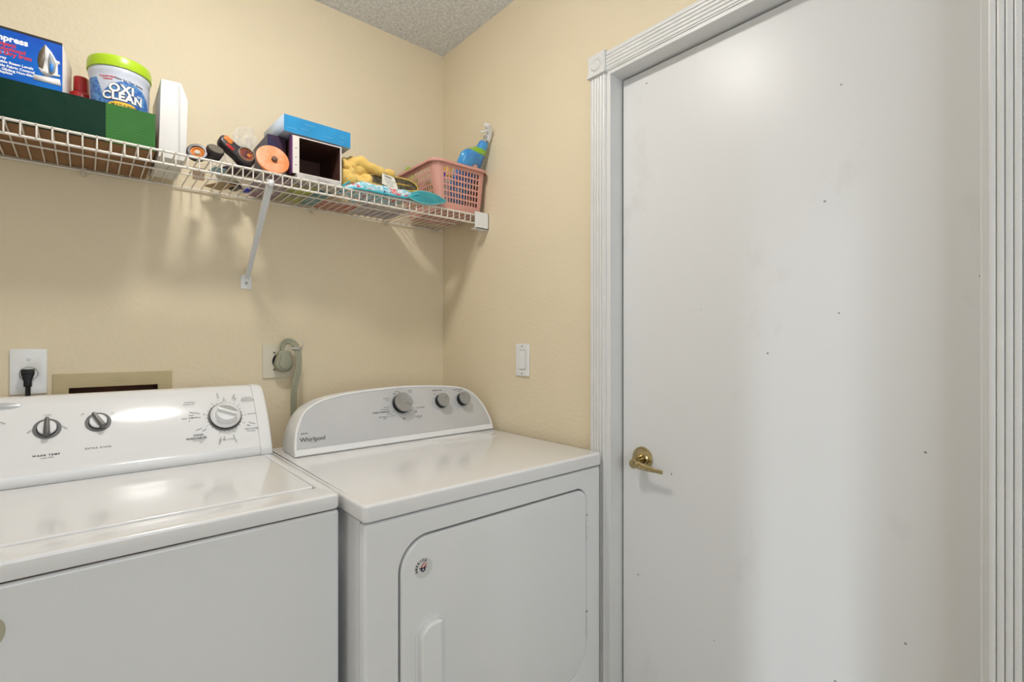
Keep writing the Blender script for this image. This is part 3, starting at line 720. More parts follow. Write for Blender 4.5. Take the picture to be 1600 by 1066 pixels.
# --- green tray carton
def two_tone():
    m = mat('green_carton', (.035, .12, .05), .55, bump=1, bscale=16, spec=.15)
    nt = m.node_tree; b = nt.nodes['Principled BSDF']; tc = nt.nodes['Texture Coordinate']
    sx = nt.nodes.new('ShaderNodeSeparateXYZ'); nt.links.new(tc.outputs['Object'], sx.inputs[0])
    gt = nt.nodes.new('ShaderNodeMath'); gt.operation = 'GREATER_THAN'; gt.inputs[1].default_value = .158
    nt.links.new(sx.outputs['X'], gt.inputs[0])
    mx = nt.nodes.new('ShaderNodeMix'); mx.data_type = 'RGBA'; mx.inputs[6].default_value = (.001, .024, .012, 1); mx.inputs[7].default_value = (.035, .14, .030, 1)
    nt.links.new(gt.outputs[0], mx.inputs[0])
    wv = nt.nodes.new('ShaderNodeTexWave'); wv.bands_direction = 'Z'; wv.inputs['Scale'].default_value = 42; wv.inputs['Distortion'].default_value = .6
    nt.links.new(tc.outputs['Object'], wv.inputs['Vector'])
    mm = nt.nodes.new('ShaderNodeMix'); mm.data_type = 'RGBA'; mm.blend_type = 'MULTIPLY'; mm.inputs[0].default_value = .16
    nt.links.new(mx.outputs[2], mm.inputs[6]); nt.links.new(wv.outputs['Fac'], mm.inputs[7])
    n = nt.nodes.new('ShaderNodeTexNoise'); n.inputs['Scale'].default_value = 9; n.inputs['Detail'].default_value = 6
    nt.links.new(tc.outputs['Object'], n.inputs['Vector'])
    m2 = nt.nodes.new('ShaderNodeMix'); m2.data_type = 'RGBA'; m2.blend_type = 'MULTIPLY'; m2.inputs[0].default_value = .5
    nt.links.new(mm.outputs[2], m2.inputs[6]); nt.links.new(n.outputs['Fac'], m2.inputs[7])
    mu = nt.nodes.new('ShaderNodeVectorMath'); mu.operation = 'SCALE'; mu.inputs['Scale'].default_value = 1.5
    nt.links.new(m2.outputs[2], mu.inputs[0]); nt.links.new(mu.outputs[0], b.inputs['Base Color'])
    return m
kraft = mat('kraft_card', (.33, .17, .075), .8, var=.25, vscale=10, bump=.1)
tray = thing('cardboard_tray', 'open green cardboard tray carton full of supplies on the left of the wire shelf', 'cardboard box', (-.12, 1.67, ZT))
TX0, TX1, TY0, TY1 = -.43, .1345, 1.5315, 1.806
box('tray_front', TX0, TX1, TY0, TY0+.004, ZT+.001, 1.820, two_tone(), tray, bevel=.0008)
bm = bmesh.new()
bx(bm, TX0, TX0+.003, TY0+.0045, TY1, ZT+.0005, 1.818); bx(bm, TX1-.003, TX1, TY0+.0045, TY1, ZT+.0005, 1.818); bx(bm, TX0+.0035, TX1-.0035, TY1-.003, TY1, ZT+.0005, 1.818)
obj('tray_side', bm, kraft, tray)
box('tray_bottom', TX0+.0035, TX1-.0035, TY0+.0045, TY1-.0035, ZT+.0005, ZT+.004, kraft, tray, bevel=0)
lettering('tray_print', [('L', -.012, .012, .016, PI), ('DL', .02, .012, .012, PI)], frame((.07, 1.78, ZT+.0002), (1, 0, 0), (0, -1, 0)), 'ink_dark', tray)
ZI = ZT+.0045
# --- clothes iron box
blue_print = mat('iron_box_blue', (.0, .17, .60), .4, var=.75, vscale=7, var_col=(.0, .055, .42), spec=.3)
ib = thing('iron_box', 'blue printed clothes iron box standing in the green tray carton', 'box', (-.19, 1.63, ZI))
IX0, IX1, IY0, IY1, IZ1 = -.345, -.0395, 1.561, 1.690, 1.943
obj('carton', (lambda m_: (m_.transform(Matrix.Translation((0, 0, ZI))), m_)[1])(plate_mesh([[(IX0, IY0+.0012), (IX1-.0005, IY0+.0012), (IX1+.014, IY1), (IX0+.014, IY1)]], IZ1-ZI)), mat('iron_box_side', (.70, .66, .62), .4), ib)
box('dark_edge', IX0, IX1, IY0-.0004, IY0, IZ1-.004, IZ1+.0008, 'dark', ib, bevel=0)
box('front_print', IX0, IX1, IY0, IY0+.001, ZI+.001, IZ1, blue_print, ib, bevel=.0004)
bm = bmesh.new(); bx(bm, IX0, IX1-.0015, IY0+.0002, IY1, IZ1+.0001, IZ1+.0012); obj('carton_top', bm, mat('iron_box_top', (.05, .03, .03), .5), ib)
Fi = FB(IX1, IY0-.0002, 0)
wt = 'ink_white'; rd = mat('iron_box_red', (.65, .02, .02), .5)
Pi = FB(0, IY0-.0002, 0)
lettering('box_lettering', [('Impress', -.097, 1.9195, .0185, 0, .0007, 'RIGHT')], Pi, wt, ib)
lettering('box_lettering', [('Compact', -.1165, 1.9065, .0115, 0, .0004, 'RIGHT'), ('Multifunctional', -.101, 1.8965, .0115, 0, .0004, 'RIGHT'), ('Steam & Dry Iron', -.091, 1.8865, .0125, 0, .0005, 'RIGHT')], Pi, rd, ib)
lettering('box_lettering', [('120 V', -.128, 1.887, .0055, 0, 0, 'RIGHT'), ('Spray', -.1315, 1.8755, .0075, 0, .0003, 'RIGHT'), ('Adjustable Steam Levels', -.0885, 1.8665, .0075, 0, .0003, 'RIGHT'), ('Variable Fabric Control', -.0865, 1.858, .0075, 0, .0003, 'RIGHT'), ('Smooth Gliding Non-Stick', -.085, 1.850, .0075, 0, .0003, 'RIGHT'), ('Soleplate', -.122, 1.8435, .0072, 0, .0003, 'RIGHT')], Pi, wt, ib)
def pic(loop, mcol, z=0, nm='iron_picture'):
    return plate(nm, [[(x, y) for x, y in loop]], .0003, FB(-.070, IY0-.0003-z, 1.880), mcol, ib, auto=None)
wh = mat('print_white', (.80, .78, .76), .4)
pic([(.001, .050), (-.009, .030), (-.012, .010), (-.009, -.010), (-.004, -.017), (0, -.012), (.003, .015)], mat('print_brown', (.13, .10, .06), .4))
pic([(.001, .050), (.012, .036), (.020, .020), (.0255, .019), (.0265, .013), (.0225, .012), (.0225, -.012), (.0265, -.012), (.026, -.016), (.016, -.018), (.002, -.024), (-.006, -.016), (-.0105, -.006), (-.0025, -.008), (.0005, .016)], wh, .0003)
pic([(.0085, .034), (.014, .026), (.0195, .008), (.018, -.010), (.012, -.016), (.007, -.014), (.0055, .004), (.0065, .022)], mat('print_grey', (.30, .32, .34), .4), .0006)
pic([(.0105, .012), (.0155, .006), (.0150, -.006), (.0115, -.011), (.0085, -.006), (.0085, .004)], mat('print_sky', (.03, .25, .75), .4), .0009)
pic([(-.018, -.025), (.026, -.022), (.028, -.037), (-.018, -.037)], wh, .0002)
# --- red bottle
redm = mat('red_plastic', (.42, .012, .015), .3, coat=.3)
rb = thing('red_bottle', 'dark red bottle with a ribbed cap between the blue box and the tub', 'bottle', (-.013, 1.655, ZI))
Fr = Matrix.Translation((-.0070, 1.677, ZI))
lathe('bottle_body', [(0, 0), (.023, 0), (.0245, .004), (.0245, .120), (.0245, .141), (.0225, .147), (.0205, .149), (0, .149)], Fr, redm, rb, n=32)
lathe('bottle_neck', [(0, .149), (.0145, .149), (.0145, .153), (0, .153)], Fr, redm, rb, n=24)
lathe('bottle_cap', [(0, .153), (.0155, .153), (.0148, .188), (.0135, .190), (0, .190)], Fr, redm, rb, n=24)
# --- stain remover tub
tub = thing('cleaner_tub', 'white and blue stain remover tub with a lime green lid in the green tray', 'tub', (.068, 1.622, ZI))
FTb = Matrix.Translation((.0685, 1.622, ZI))
H0 = 1.926-ZI
lathe('tub_body', [(0, 0), (.054, 0), (.0565, .004), (.0615, H0-.028), (.0605, H0-.020), (.0625, H0-.014), (.0635, H0-.004), (.062, H0), (0, H0)], FTb, mat('tub_white', (.60, .63, .72), .3, coat=.3), tub, n=64)
lathe('tub_lid', [(0, H0), (.0655, H0), (.066, H0+.003), (.0655, H0+.020), (.0635, H0+.0265), (.059, H0+.029), (0, H0+.0295)], FTb, mat('lime_plastic', (.42, .62, .015), .3, coat=.3), tub, n=64)
def wrap(me, zmid, r0=.0618, lift=.0004, adir=-PI/2+.06):     # flat print (x right, y up) wrapped onto the tub
    b = bmesh.new(); b.from_mesh(me)
    for e_ in range(2):
        long_ = [e for e in b.edges if e.calc_length() > .006]
        if long_: bmesh.ops.subdivide_edges(b, edges=long_, cuts=2)
    bmesh.ops.triangulate(b, faces=b.faces)
    for v in b.verts:
        a = adir+v.co.x/r0; h = zmid+v.co.y; rr_ = .0565+(.0615-.0565)*min(max((h-ZI)/(H0-.028), 0), 1)+lift+v.co.z
        v.co = Vector((.0685+rr_*math.cos(a), 1.622+rr_*math.sin(a), h))
    m_ = bpy.data.meshes.new('w'); b.to_mesh(m_); b.free(); return m_
def grid_loop_plate(w_, h_, fn):          # dense sheet limited by fn(x,y)
    b = bmesh.new(); nx, ny = int(w_/.0022), int(h_/.0022); V = {}
    for i in range(nx+1):
        for j in range(ny+1):
            V[i, j] = b.verts.new((-w_/2+w_*i/nx, -h_/2+h_*j/ny, 0))
    for i in range(nx):
        for j in range(ny):
            cx_, cy_ = -w_/2+w_*(i+.5)/nx, -h_/2+h_*(j+.5)/ny
            if fn(cx_, cy_): b.faces.new((V[i, j], V[i+1, j], V[i+1, j+1], V[i, j+1]))
    for v in [v for v in b.verts if not v.link_faces]: b.verts.remove(v)
    m_ = bpy.data.meshes.new('g'); b.to_mesh(m_); b.free(); return m_
spk = mat('tub_blue', (.02, .10, .42), .35, var=.8, vscale=110, var_col=(.12, .32, .62))
zt = 1.850
obj('tub_print', wrap(grid_loop_plate(.146, .11, lambda x, y: ((x-.012)/.060)**2+((y+.022)/.066)**2 < 1), zt, lift=.0003), spk, tub, smooth=True)
obj('tub_print', wrap(grid_loop_plate(.044, .070, lambda x, y: (x-.0)*1.0+y*.35 < .016), 1.862, lift=.0003, adir=-PI/2-.92), spk, tub, smooth=True)
yel = mat('tub_yellow', (.85, .52, .03), .4)
obj('tub_band', wrap(grid_loop_plate(.066, .030, lambda x, y: y < .010-.00*x-(x/.033)**4*.010), 1.831, lift=.0008), yel, tub, smooth=True)
def tub_text(s, x, y, size, m, bold, lift, a=0, nm='tub_lettering', space=1.0):
    me_ = text_mesh(s, size, 'CENTER', bold, .0003, space); me_.transform(R2(x, y, a)); return obj(nm, wrap(me_, zt, lift=lift), m, tub)
tub_text('OXI', -.003, .0225, .0275, 'ink_dark', .0024, .0010, .0, space=1.08); tub_text('CLEAN', .000, .0030, .0260, 'ink_dark', .0024, .0010, .0, space=1.05)
tub_text('OXI', -.003, .0225, .0275, 'ink_white', .0011, .0018, .0, space=1.08); tub_text('CLEAN', .000, .0030, .0260, 'ink_white', .0011, .0018, .0, space=1.05)
tub_text('MULTI SURFACE', .004, -.0175, .0078, 'ink_dark', .0002, .0012)
tub_text('New for Your Home', .014, .0455, .0070, 'ink_dark', .0001, .0006, -.08)
tub_text('Powerful Stain', -.032, .0490, .0058, rd, .0001, .0006); tub_text('Cleaning', -.031, .0430, .0058, rd, .0001, .0006)
tub_text('3.0 lb', .036, .017, .0065, 'ink_white', .0002, .0009)
# --- white carton
wc = thing('white_carton', 'tall plain white carton with a clipped corner standing right of the green tray', 'box', (.18, 1.67, ZT))
wmat = mat('white_card', (.76, .745, .71), .5, var=.04, vscale=10)
lo = [(.1435, ZT+.001), (.2045, ZT+.001), (.2085, 1.889), (.1935, 1.931), (.1495, 1.929)]
plate('carton_body', [lo], .205, FB(0, 1.770, 0), wmat, wc, bev=.0015)
gm = bmesh.new(); bx(gm, .1895, .1903, 1.5635, 1.5648, ZT+.004, 1.9295); bx(gm, .1865, .1869, 1.5637, 1.5648, ZT+.004, 1.925); obj('fold_line', gm, mat('fold_grey', (.45, .43, .40), .7), wc)

# --- wheel shaped roller
rw = thing('trolley_wheel', 'small black wheel with an orange hub right of the white carton', 'wheel', (.226, 1.56, ZT))
Fw_ = frame((.2285, 1.560, 1.7535), (1, 0, .12), (0, .30, .95))
blackp = mat('black_plastic', (.028, .022, .026), .35)
orange = mat('orange_plastic', (.72, .22, .03), .4, var=.4, vscale=60)
lathe('tyre', [(.017, -.004), (.0225, -.006), (.0255, -.002), (.0255, .006), (.0225, .009), (.0175, .0085), (.0165, .005), (.0165, 0)], Fw_, blackp, rw, cap=False)
lathe('hub', [(0, -.003), (.0172, -.003), (.0170, .005), (.0125, .006), (.0105, .003), (.0078, .004), (0, .004)], Fw_, orange, rw)
lathe('hub_cap', [(0, .003), (.0072, .0035), (.0062, .0065), (0, .0075)], Fw_, mat('hub_grey', (.42, .38, .30), .5), rw)
# --- black oval headed roller
ov = thing('oval_brush', 'black oval head with a taupe pad resting beside the orange and black tool', 'brush', (.27, 1.57, ZT))
Fo = frame((.2685, 1.548, 1.7665), (1, 0, -.22), (.1, .5, .85))
lathe('brush_head', [(0, -.03), (.015, -.03), (.019, -.012), (.0205, 0), (.0205, .004), (.019, .006), (0, .006)], Fo @ Matrix.Diagonal((1.05, .78, 1, 1)), blackp, ov, n=36)
lathe('brush_pad', [(0, .004), (.0185, .0055), (.0175, .0085), (0, .009)], Fo @ Matrix.Diagonal((1.05, .78, 1, 1)), mat('taupe_pad', (.13, .105, .075), .6), ov, n=36)
# --- orange and black tool
tl = thing('hand_tool', 'black hand tool with orange panels and a round disc end', 'tool', (.325, 1.58, ZT))
Ft_ = frame((.2890, 1.567, 1.8085), (.80, -.05, -.60), (.58, .30, .76))
out = smooth_path([(-.004, .004, 0), (.010, .011, 0), (.034, .010, 0), (.050, .017, 0), (.066, .024, 0), (.084, .018, 0), (.094, 0, 0), (.088, -.020, 0), (.066, -.027, 0), (.048, -.024, 0), (.030, -.024, 0), (.012, -.024, 0), (.000, -.020, 0), (-.007, -.008, 0)], 4, True)
tb = plate('tool_body', [[(p.x, p.y) for p in out]], .030, Ft_ @ Matrix.Translation((0, 0, -.012)), blackp, tl, bev=.006)
plate('orange_panel', [rr(.000, .024, -.010, .006, .005)], .004, Ft_ @ Matrix.Translation((0, 0, .0165)), orange, tl, bev=.001)
plate('red_panel', [rr(.016, .038, -.021, -.012, .003)], .003, Ft_ @ Matrix.Translation((0, 0, .0165)), redm, tl, bev=.001)
Fd_ = Ft_ @ Matrix.Translation((.066, -.001, .014))
dk = lathe('disc_rim', [(.014, 0), (.0215, 0), (.0225, .004), (.0215, .009), (.0190, .010), (.0178, .008)], Fd_, mat('disc_taupe', (.17, .12, .09), .5), tl, cap=False)
lathe('disc_face', [(0, .004), (.0185, .004), (.0185, .006), (0, .006)], Fd_, mat('disc_mottle', (.30, .05, .03), .4, var=.9, vscale=95, var_col=(.02, .012, .02)), tl)
mes = []
for k in range(14):
    a = 2*PI*k/14; mes.append((plate_mesh([rr(-.0016, .0016, -.0012, .0012, .0004, 2)], .0012), Fd_ @ Matrix.Translation((.0158*math.cos(a), .0158*math.sin(a), .0060)) @ Matrix.Rotation(a, 4, 'Z')))
mes.append((plate_mesh([rr(.001, .010, -.002, .007, .001)], .002), Fd_ @ Matrix.Translation((0, 0, .006))))
join_meshes('disc_teeth', mes, orange, tl)
# --- crumpled clear bag
def film():
    m = mat('clear_film', (.86, .84, .80), .18, alpha=.20, spec=.9, bump=1, bscale=45, bdetail=6)
    return m
def crumpled_bag():
    b = bmesh.new(); rnd = random.Random(5)
    for c_, r_, k in (((.378, 1.715, 1.880), (.030, .018, .036), 3), ((.345, 1.700, 1.820), (.030, .020, .042), 3), ((.384, 1.710, 1.820), (.017, .022, .050), 3), ((.300, 1.700, 1.775), (.018, .022, .045), 3)):
        t = bmesh.ops.create_icosphere(b, subdivisions=k, radius=1)
        for v in t['verts']:
            q = v.co.copy(); f_ = 1+.55*noise.noise(q*2.3+Vector(c_)*9)+.35*noise.noise(q*6+Vector(c_)*5)+rnd.uniform(-.05, .05)
            v.co = Vector((c_[0]+q.x*r_[0]*f_, c_[1]+q.y*r_[1]*f_, max(ZT+.001, c_[2]+q.z*r_[2]*f_)))
    return b
bag = obj('plastic_bag', crumpled_bag(), film())
tag(bag, 'crumpled clear plastic bag behind the black and orange tool', 'plastic bag')

# --- orange disc
od = thing('orange_disc', 'round orange disc with a brown centre knob leaning beside the open box', 'disc', (.407, 1.53, ZT))
Fk = frame((.4130, 1.543, 1.7755), (1, 0, 0), (0, .28, .96))
lathe('disc', [(0, -.010), (.040, -.010), (.0445, -.004), (.0455, 0), (.0440, .003), (.036, .0045), (.012, .003), (0, .003)], Fk, mat('mottled_orange', (.76, .40, .24), .42, var=.4, vscale=34, var_col=(.78, .24, .07)), od, n=56)
lathe('centre_knob', [(0, .002), (.0082, .002), (.0080, .009), (.0062, .011), (0, .0115)], Fk @ Matrix.Translation((.003, -.001, 0)), mat('brown_knob', (.17, .085, .05), .4, var=.4, vscale=150), od, n=24)
# --- flat carton, book, open box, dark box, blue box
def slab(name, label, cat, x0, x1, y0, y1, z0, z1, m, group=None, rot=0, bevel=.0008):
    cx, cy = (x0+x1)/2, (y0+y1)/2
    bm = bmesh.new(); bx(bm, x0-cx, x1-cx, y0-cy, y1-cy, 0, z1-z0); bmesh.ops.recalc_face_normals(bm, faces=bm.faces)
    o = obj(name, bm, m, bevel=bevel); o.location = (cx, cy, z0); o.rotation_euler.z = math.radians(rot)
    return tag(o, label, cat, group)
fc = thing('flat_carton', 'flat pale grey carton lying under the open white and brown box', 'box', (.56, 1.62, ZT))
box('carton', .474, .6085, 1.524, 1.715, ZT+.0045, 1.7465, mat('pale_grey_card', (.56, .53, .50), .5, var=.25, vscale=30), fc, bevel=.001)
lettering('carton_lettering', [('FUN PACK', .555, 1.7375, .008)], FB(0, 1.5237, 0), 'ink', fc)
pur = mat('purple_cover', (.15, .05, .17), .45); cream = mat('page_cream', (.74, .68, .62), .7)
ob = thing('white_open_box', 'white box with a bare brown inside, open towards the room', 'box', (.55, 1.60, 1.747))
# a four-sided sleeve open to the front
zb, zt_, xa, xb = 1.7470, 1.8585, .4650, .6115
me_ = plate_mesh([[(xa, zb), (xb, zb), (xb, zt_), (xa, zt_)], [(xa+.0185, zb+.004), (xb-.004, zb+.004), (xb-.004, zt_-.003), (xa+.0185, zt_-.003)]], .003)
me_.transform(FB(0, 1.5350, 0)); obj('front_edge', me_, cream, ob)
bm = bmesh.new(); ya, yb = 1.5355, 1.715
bx(bm, xa, xa+.0175, ya, yb, zb, zt_); bx(bm, xb-.003, xb, ya, yb, zb, zt_); bx(bm, xa+.018, xb-.0035, ya, yb, zb, zb+.003); bx(bm, xa+.018, xb-.0035, ya, yb, zt_-.003, zt_); bx(bm, xa+.018, xb-.0035, yb-.003, yb, zb+.0035, zt_-.0035)
obj('box_walls', bm, mat('box_lining', (.085, .03, .018), .7, var=.3, vscale=8), ob)
box('purple_side', xa-.0035, xa-.0002, ya-.003, ya+.020, zb, zt_, pur, ob, bevel=0)
for zz in (1.772, 1.795, 1.822): plate('side_mark', [rr(-.003, .003, -.0009, .0009, .0004, 2)], .0003, FB(.474, 1.5318, zz) @ Matrix.Rotation(.7 if zz == 1.795 else .1, 4, 'Z'), 'ink', ob)
slab('dark_box', 'dark navy and maroon box tucked behind the orange disc under the blue box', 'box', .408, .460, 1.580, 1.745, ZT+.030, 1.862, mat('navy_maroon', (.05, .01, .02), .4, var=.8, vscale=14, var_col=(.01, .012, .07)))
slab('grey_book', 'thick grey book lying flat beneath the dark navy box', 'book', .402, .461, 1.575, 1.755, ZT+.0045, ZT+.0295, mat('grey_cover', (.33, .28, .30), .6, var=.3))
bb = thing('blue_box', 'bright blue box with white sides lying across the top of the open box', 'box', (.54, 1.63, 1.863))
bxm = plate_mesh([[(.4395, 1.5315), (.6430, 1.5385), (.6365, 1.722), (.433, 1.715)]], .0500)
bxm.transform(Matrix.Translation((0, 0, 1.8640)) @ Matrix.Identity(4)); obj('carton', bxm, mat('white_box_card', (.50, .58, .70), .45), bb)
bbm = mat('sky_blue_print', (.025, .30, .62), .35, var=.18, vscale=10, coat=.2)
Fbb = frame((.4395, 1.5313, 1.8640), (.2035, .007, 0), (0, 0, 1))
plate('blue_front', [rr(.0006, .2030, .0006, .0494, .0004, 1)], .0008, Fbb, bbm, bb)
mes = []
for (x_, y_, l_) in ((.008, .013, .030), (.05, .020, .02), (.115, .016, .030), (.165, .012, .018), (.17, .028, .014), (.06, .035, .03)):
    mes.append((plate_mesh([[(x_, y_), (x_+l_, y_), (x_+l_, y_+.0007), (x_, y_+.0007)]], .0002), Fbb @ Matrix.Translation((0, 0, .0009))))
join_meshes('print_lines', mes, mat('print_pale_blue', (.25, .55, .75), .5), bb)
# --- yellow cloth
def taper(a, b, c_=None): return lambda t: a+(b-a)*t
cl = blob('yellow_cloth', [
    ('s', (.648, 1.590, 1.792), (.034, .045, .058)), ('s', (.684, 1.590, 1.812), (.042, .034, .038)), ('s', (.665, 1.580, 1.775), (.048, .040, .022)),
    ('s', (.702, 1.568, 1.780), (.022, .026, .022)), ('s', (.668, 1.575, 1.835), (.026, .026, .020)),
    ([(.670, 1.570, 1.842), (.705, 1.560, 1.834), (.745, 1.555, 1.822), (.797, 1.552, 1.816)], lambda t: .0185-.009*t)],
    mat('yellow_fleece', (.78, .52, .13), .85, sheen=.4, bump=.25, bscale=220), voxel=.0021, smooth_it=8)
cl.data.update()
nrm = [v.normal.copy() for v in cl.data.vertices]
for v, n_ in zip(cl.data.vertices, nrm):
    dx_, dz_ = v.co.x-.648, v.co.z-1.812
    th = math.atan2(dz_, dx_); r_ = math.hypot(dx_, dz_)
    q = noise.noise(v.co*28)*1.6
    rg = abs(math.sin(th*1.55+r_*26+q))**.75*.0130
    v.co += n_*(rg-.006)*min(1, r_/.012)
    v.co.z = max(v.co.z, ZT+.034 if v.co.x > .655 else ZT+.020+max(0, v.co.x-.612)*.33)
    v.co.x = max(v.co.x, .6125)
cl.data.update()
tag(cl, 'crumpled yellow cleaning cloth between the open box and the pink basket', 'cloth')
# --- black pouch with yellow piping and paper tag
po_ = thing('quilted_pouch', 'black patterned pouch with yellow piping and a paper tag, on the teal mitt', 'pouch', (.80, 1.56, ZT+.03))
Fp = frame((.795, 1.556, 1.7880), (1, 0, .04), (0, .42, .90))
Fp = Fp @ Matrix.Diagonal((1, .92, 1, 1))
pout = [(p.x, p.y) for p in smooth_path([(-.095, .010, 0), (-.05, .024, 0), (.02, .030, 0), (.070, .026, 0), (.096, .006, 0), (.090, -.018, 0), (.040, -.028, 0), (-.03, -.026, 0), (-.085, -.016, 0)], 5, True)]
plate('pouch_body', [pout], .014, Fp @ Matrix.Translation((0, 0, -.007)), mat('black_print_cloth', (.02, .018, .02), .6, var=.85, vscale=75, var_col=(.16, .12, .05)), po_, bev=.005)
yp = mat('yellow_piping', (.72, .50, .10), .6)
P3 = [Fp @ Vector((x, y, .0055)) for x, y in pout]
tube('piping', P3, .0026, yp, po_, n=8, closed=True)
tube('zip_edge', [Fp @ Vector(p) for p in ((-.02, -.006, .0080), (.03, -.004, .0085), (.062, -.003, .0080))], .0018, yp, po_)
Fg = frame((.7720, 1.5300, 1.7860), (.93, -.03, -.20), (.19, .30, .78))
pt = plate('paper_tag', [[(-.024, -.024), (.028, -.027), (.034, -.012), (.018, .024), (-.026, .020)]], .0006, Fg, mat('tag_paper', (.72, .70, .62), .6), po_)
lettering('tag_lettering', [('mitten', -.004, .014, .010, 0, .0003), ('machine wash warm', .003, .003, .0048), ('tumble dry low', .002, -.004, .0048), ('100% cotton', .004, -.011, .0048), ('do not bleach', .005, -.018, .0048)], Fg @ Matrix.Translation((0, 0, .0008)), 'ink_dark', pt)

# --- teal quilted mitt
def floral():
    m = mat('floral_cotton', (.6, .7, .7), .8, bump=.2, bscale=90)
    nt = m.node_tree; b = nt.nodes['Principled BSDF']; tc = nt.nodes['Texture Coordinate']
    nz = nt.nodes.new('ShaderNodeTexNoise'); nz.inputs['Scale'].default_value = 38; nz.inputs['Detail'].default_value = 2
    nt.links.new(tc.outputs['Object'], nz.inputs['Vector'])
    r = nt.nodes.new('ShaderNodeValToRGB'); r.color_ramp.interpolation = 'CONSTANT'
    cols = [(0, (.05, .11, .24)), (.36, (.40, .62, .70)), (.44, (.12, .50, .60)), (.48, (.66, .72, .74)), (.56, (.10, .40, .52)), (.59, (.74, .34, .32)), (.64, (.66, .08, .12))]
    e = r.color_ramp.elements; e[0].position = 0; e[0].color = (*cols[0][1], 1); e[1].position = cols[1][0]; e[1].color = (*cols[1][1], 1)
    for p, c_ in cols[2:]:
        x_ = e.new(p); x_.color = (*c_, 1)
    nt.links.new(nz.outputs['Fac'], r.inputs['Fac']); nt.links.new(r.outputs['Color'], b.inputs['Base Color'])
    return m
teal = mat('teal_cotton', (.03, .30, .34), .8, sheen=.2, bump=.3, bscale=160, var=.25, vscale=30)
mt = thing('oven_mitt', 'teal edged floral quilted mitt lying over the shelf lip with one end turned up', 'oven mitt', (.76, 1.56, ZT))
def mitt_z(x, y):
    z = ZT+.004
    if x > .80: z += .034*min(1, (x-.80)/.10)**1.6*(1-.15*(x > .93)) * max(0, 1-(y-1.49)/.20)
    z += .005*math.sin(x*40)*.5+.003
    if y < 1.512: z -= (1.512-y)*.35*(1 if x < .82 else .2)
    return z
def sheet(name, xs, yf, yb_, thick, m, zoff=0, nx=46, ny=14):
    b = bmesh.new(); top = []; bot = []
    for i in range(nx+1):
        x_ = xs[0]+(xs[1]-xs[0])*i/nx; y0 = yf(x_); y1 = yb_(x_); a = []; c_ = []
        for j in range(ny+1):
            y_ = y0+(y1-y0)*j/ny; z_ = mitt_z(x_, y_)+zoff
            a.append(b.verts.new((x_, y_, z_+thick))); c_.append(b.verts.new((x_, y_, z_)))
        top.append(a); bot.append(c_)
    for i in range(nx):
        for j in range(ny):
            b.faces.new((top[i][j], top[i+1][j], top[i+1][j+1], top[i][j+1])); b.faces.new((bot[i][j], bot[i][j+1], bot[i+1][j+1], bot[i+1][j]))
        b.faces.new((top[i][0], bot[i][0], bot[i+1][0], top[i+1][0])); b.faces.new((top[i][ny], top[i+1][ny], bot[i+1][ny], bot[i][ny]))
    for j in range(ny):
        b.faces.new((top[0][j], top[0][j+1], bot[0][j+1], bot[0][j])); b.faces.new((top[nx][j], bot[nx][j], bot[nx][j+1], top[nx][j+1]))
    bmesh.ops.recalc_face_normals(b, faces=b.faces)
    return obj(name, b, m, mt, smooth=True, auto=50)
def yfront(x):
    if x < .65: return 1.530-(x-.602)/.048*.034
    if x > .86: return 1.494+((x-.86)/.12)**2*.05
    return 1.494
def yback(x):
    if x > .80: return max(yfront(x)+.012, 1.67-(x-.80)/.10*.165) if x < .978 else yfront(x)+.004
    return 1.67 if x > .68 else 1.60
flap = [(p.x, p.y) for p in smooth_path([(-.045, -.004, 0), (-.020, .016, 0), (.015, .024, 0), (.062, .020, 0), (.093, .006, 0), (.100, .001, 0), (.080, -.010, 0), (.040, -.022, 0), (.000, -.025, 0), (-.035, -.018, 0)], 5, True)]
Ffl = frame((.876, 1.4950, 1.7450), (1, 0, .02), (0, .34, .94))
plate('turned_up_end', [flap], .004, Ffl @ Matrix.Translation((0, 0, -.002)), teal, mt, bev=.0015)
tube('end_piping', [Ffl @ Vector((x_, y_, .0)) for x_, y_ in flap], .0022, mat('pale_teal', (.16, .50, .54), .7), mt, closed=True)
def mitt_body():
    b = bmesh.new(); rings = []
    n = 34
    for i in range(n+1):
        t = i/n; x_ = .6105+(.872-.6105)*t
        h_ = .006+.024*min(1, t/.22)**.7; h_ *= 1-.45*max(0, (t-.8)/.2)
        h_ += .0016*math.sin(x_*95)
        y0, y1 = yfront(x_), yback(x_)-.01
        z0 = ZT+.0015+(.0 if x_ < .8 else (x_-.8)*.15)
        sec = [(y0+.002, z0), (y0-.0005, z0+.002), (y0+.001, z0+h_*.45), (y0+.005, z0+h_*.85), (y0+.012, z0+h_), (y0+.05, z0+h_+.002), (y1-.03, z0+h_), (y1, z0+h_*.5), (y1, z0)]
        rings.append([b.verts.new((x_, y_, z_)) for y_, z_ in sec])
    for a_, c_ in zip(rings, rings[1:]):
        for k in range(len(a_)): b.faces.new((a_[k], a_[(k+1) % len(a_)], c_[(k+1) % len(a_)], c_[k]))
    b.faces.new(rings[0]); b.faces.new(rings[-1]); bmesh.ops.recalc_face_normals(b, faces=b.faces); return b
obj('floral_body', mitt_body(), floral(), mt, smooth=True, auto=60)
hem = [(x_, yfront(x_)-.001, (ZT+.003 if x_ < .80 else ZT+.003+(mitt_z(x_, yfront(x_))+.003-ZT-.003)*min(1, (x_-.8)/.05))) for x_ in [.6105+(.862-.6105)*k/40 for k in range(41)]]
tube('hem_piping', hem, .0032, mat('bright_teal', (.05, .42, .50), .7), mt, n=8)
tube('hem_piping', smooth_path([(.6105, 1.524, ZT+.003), (.6115, 1.527, ZT+.009), (.630, 1.512, ZT+.025)], 4), .0025, M['bright_teal'] if 'bright_teal' in M else mat('bright_teal2', (.05, .42, .50), .7), mt, n=8)
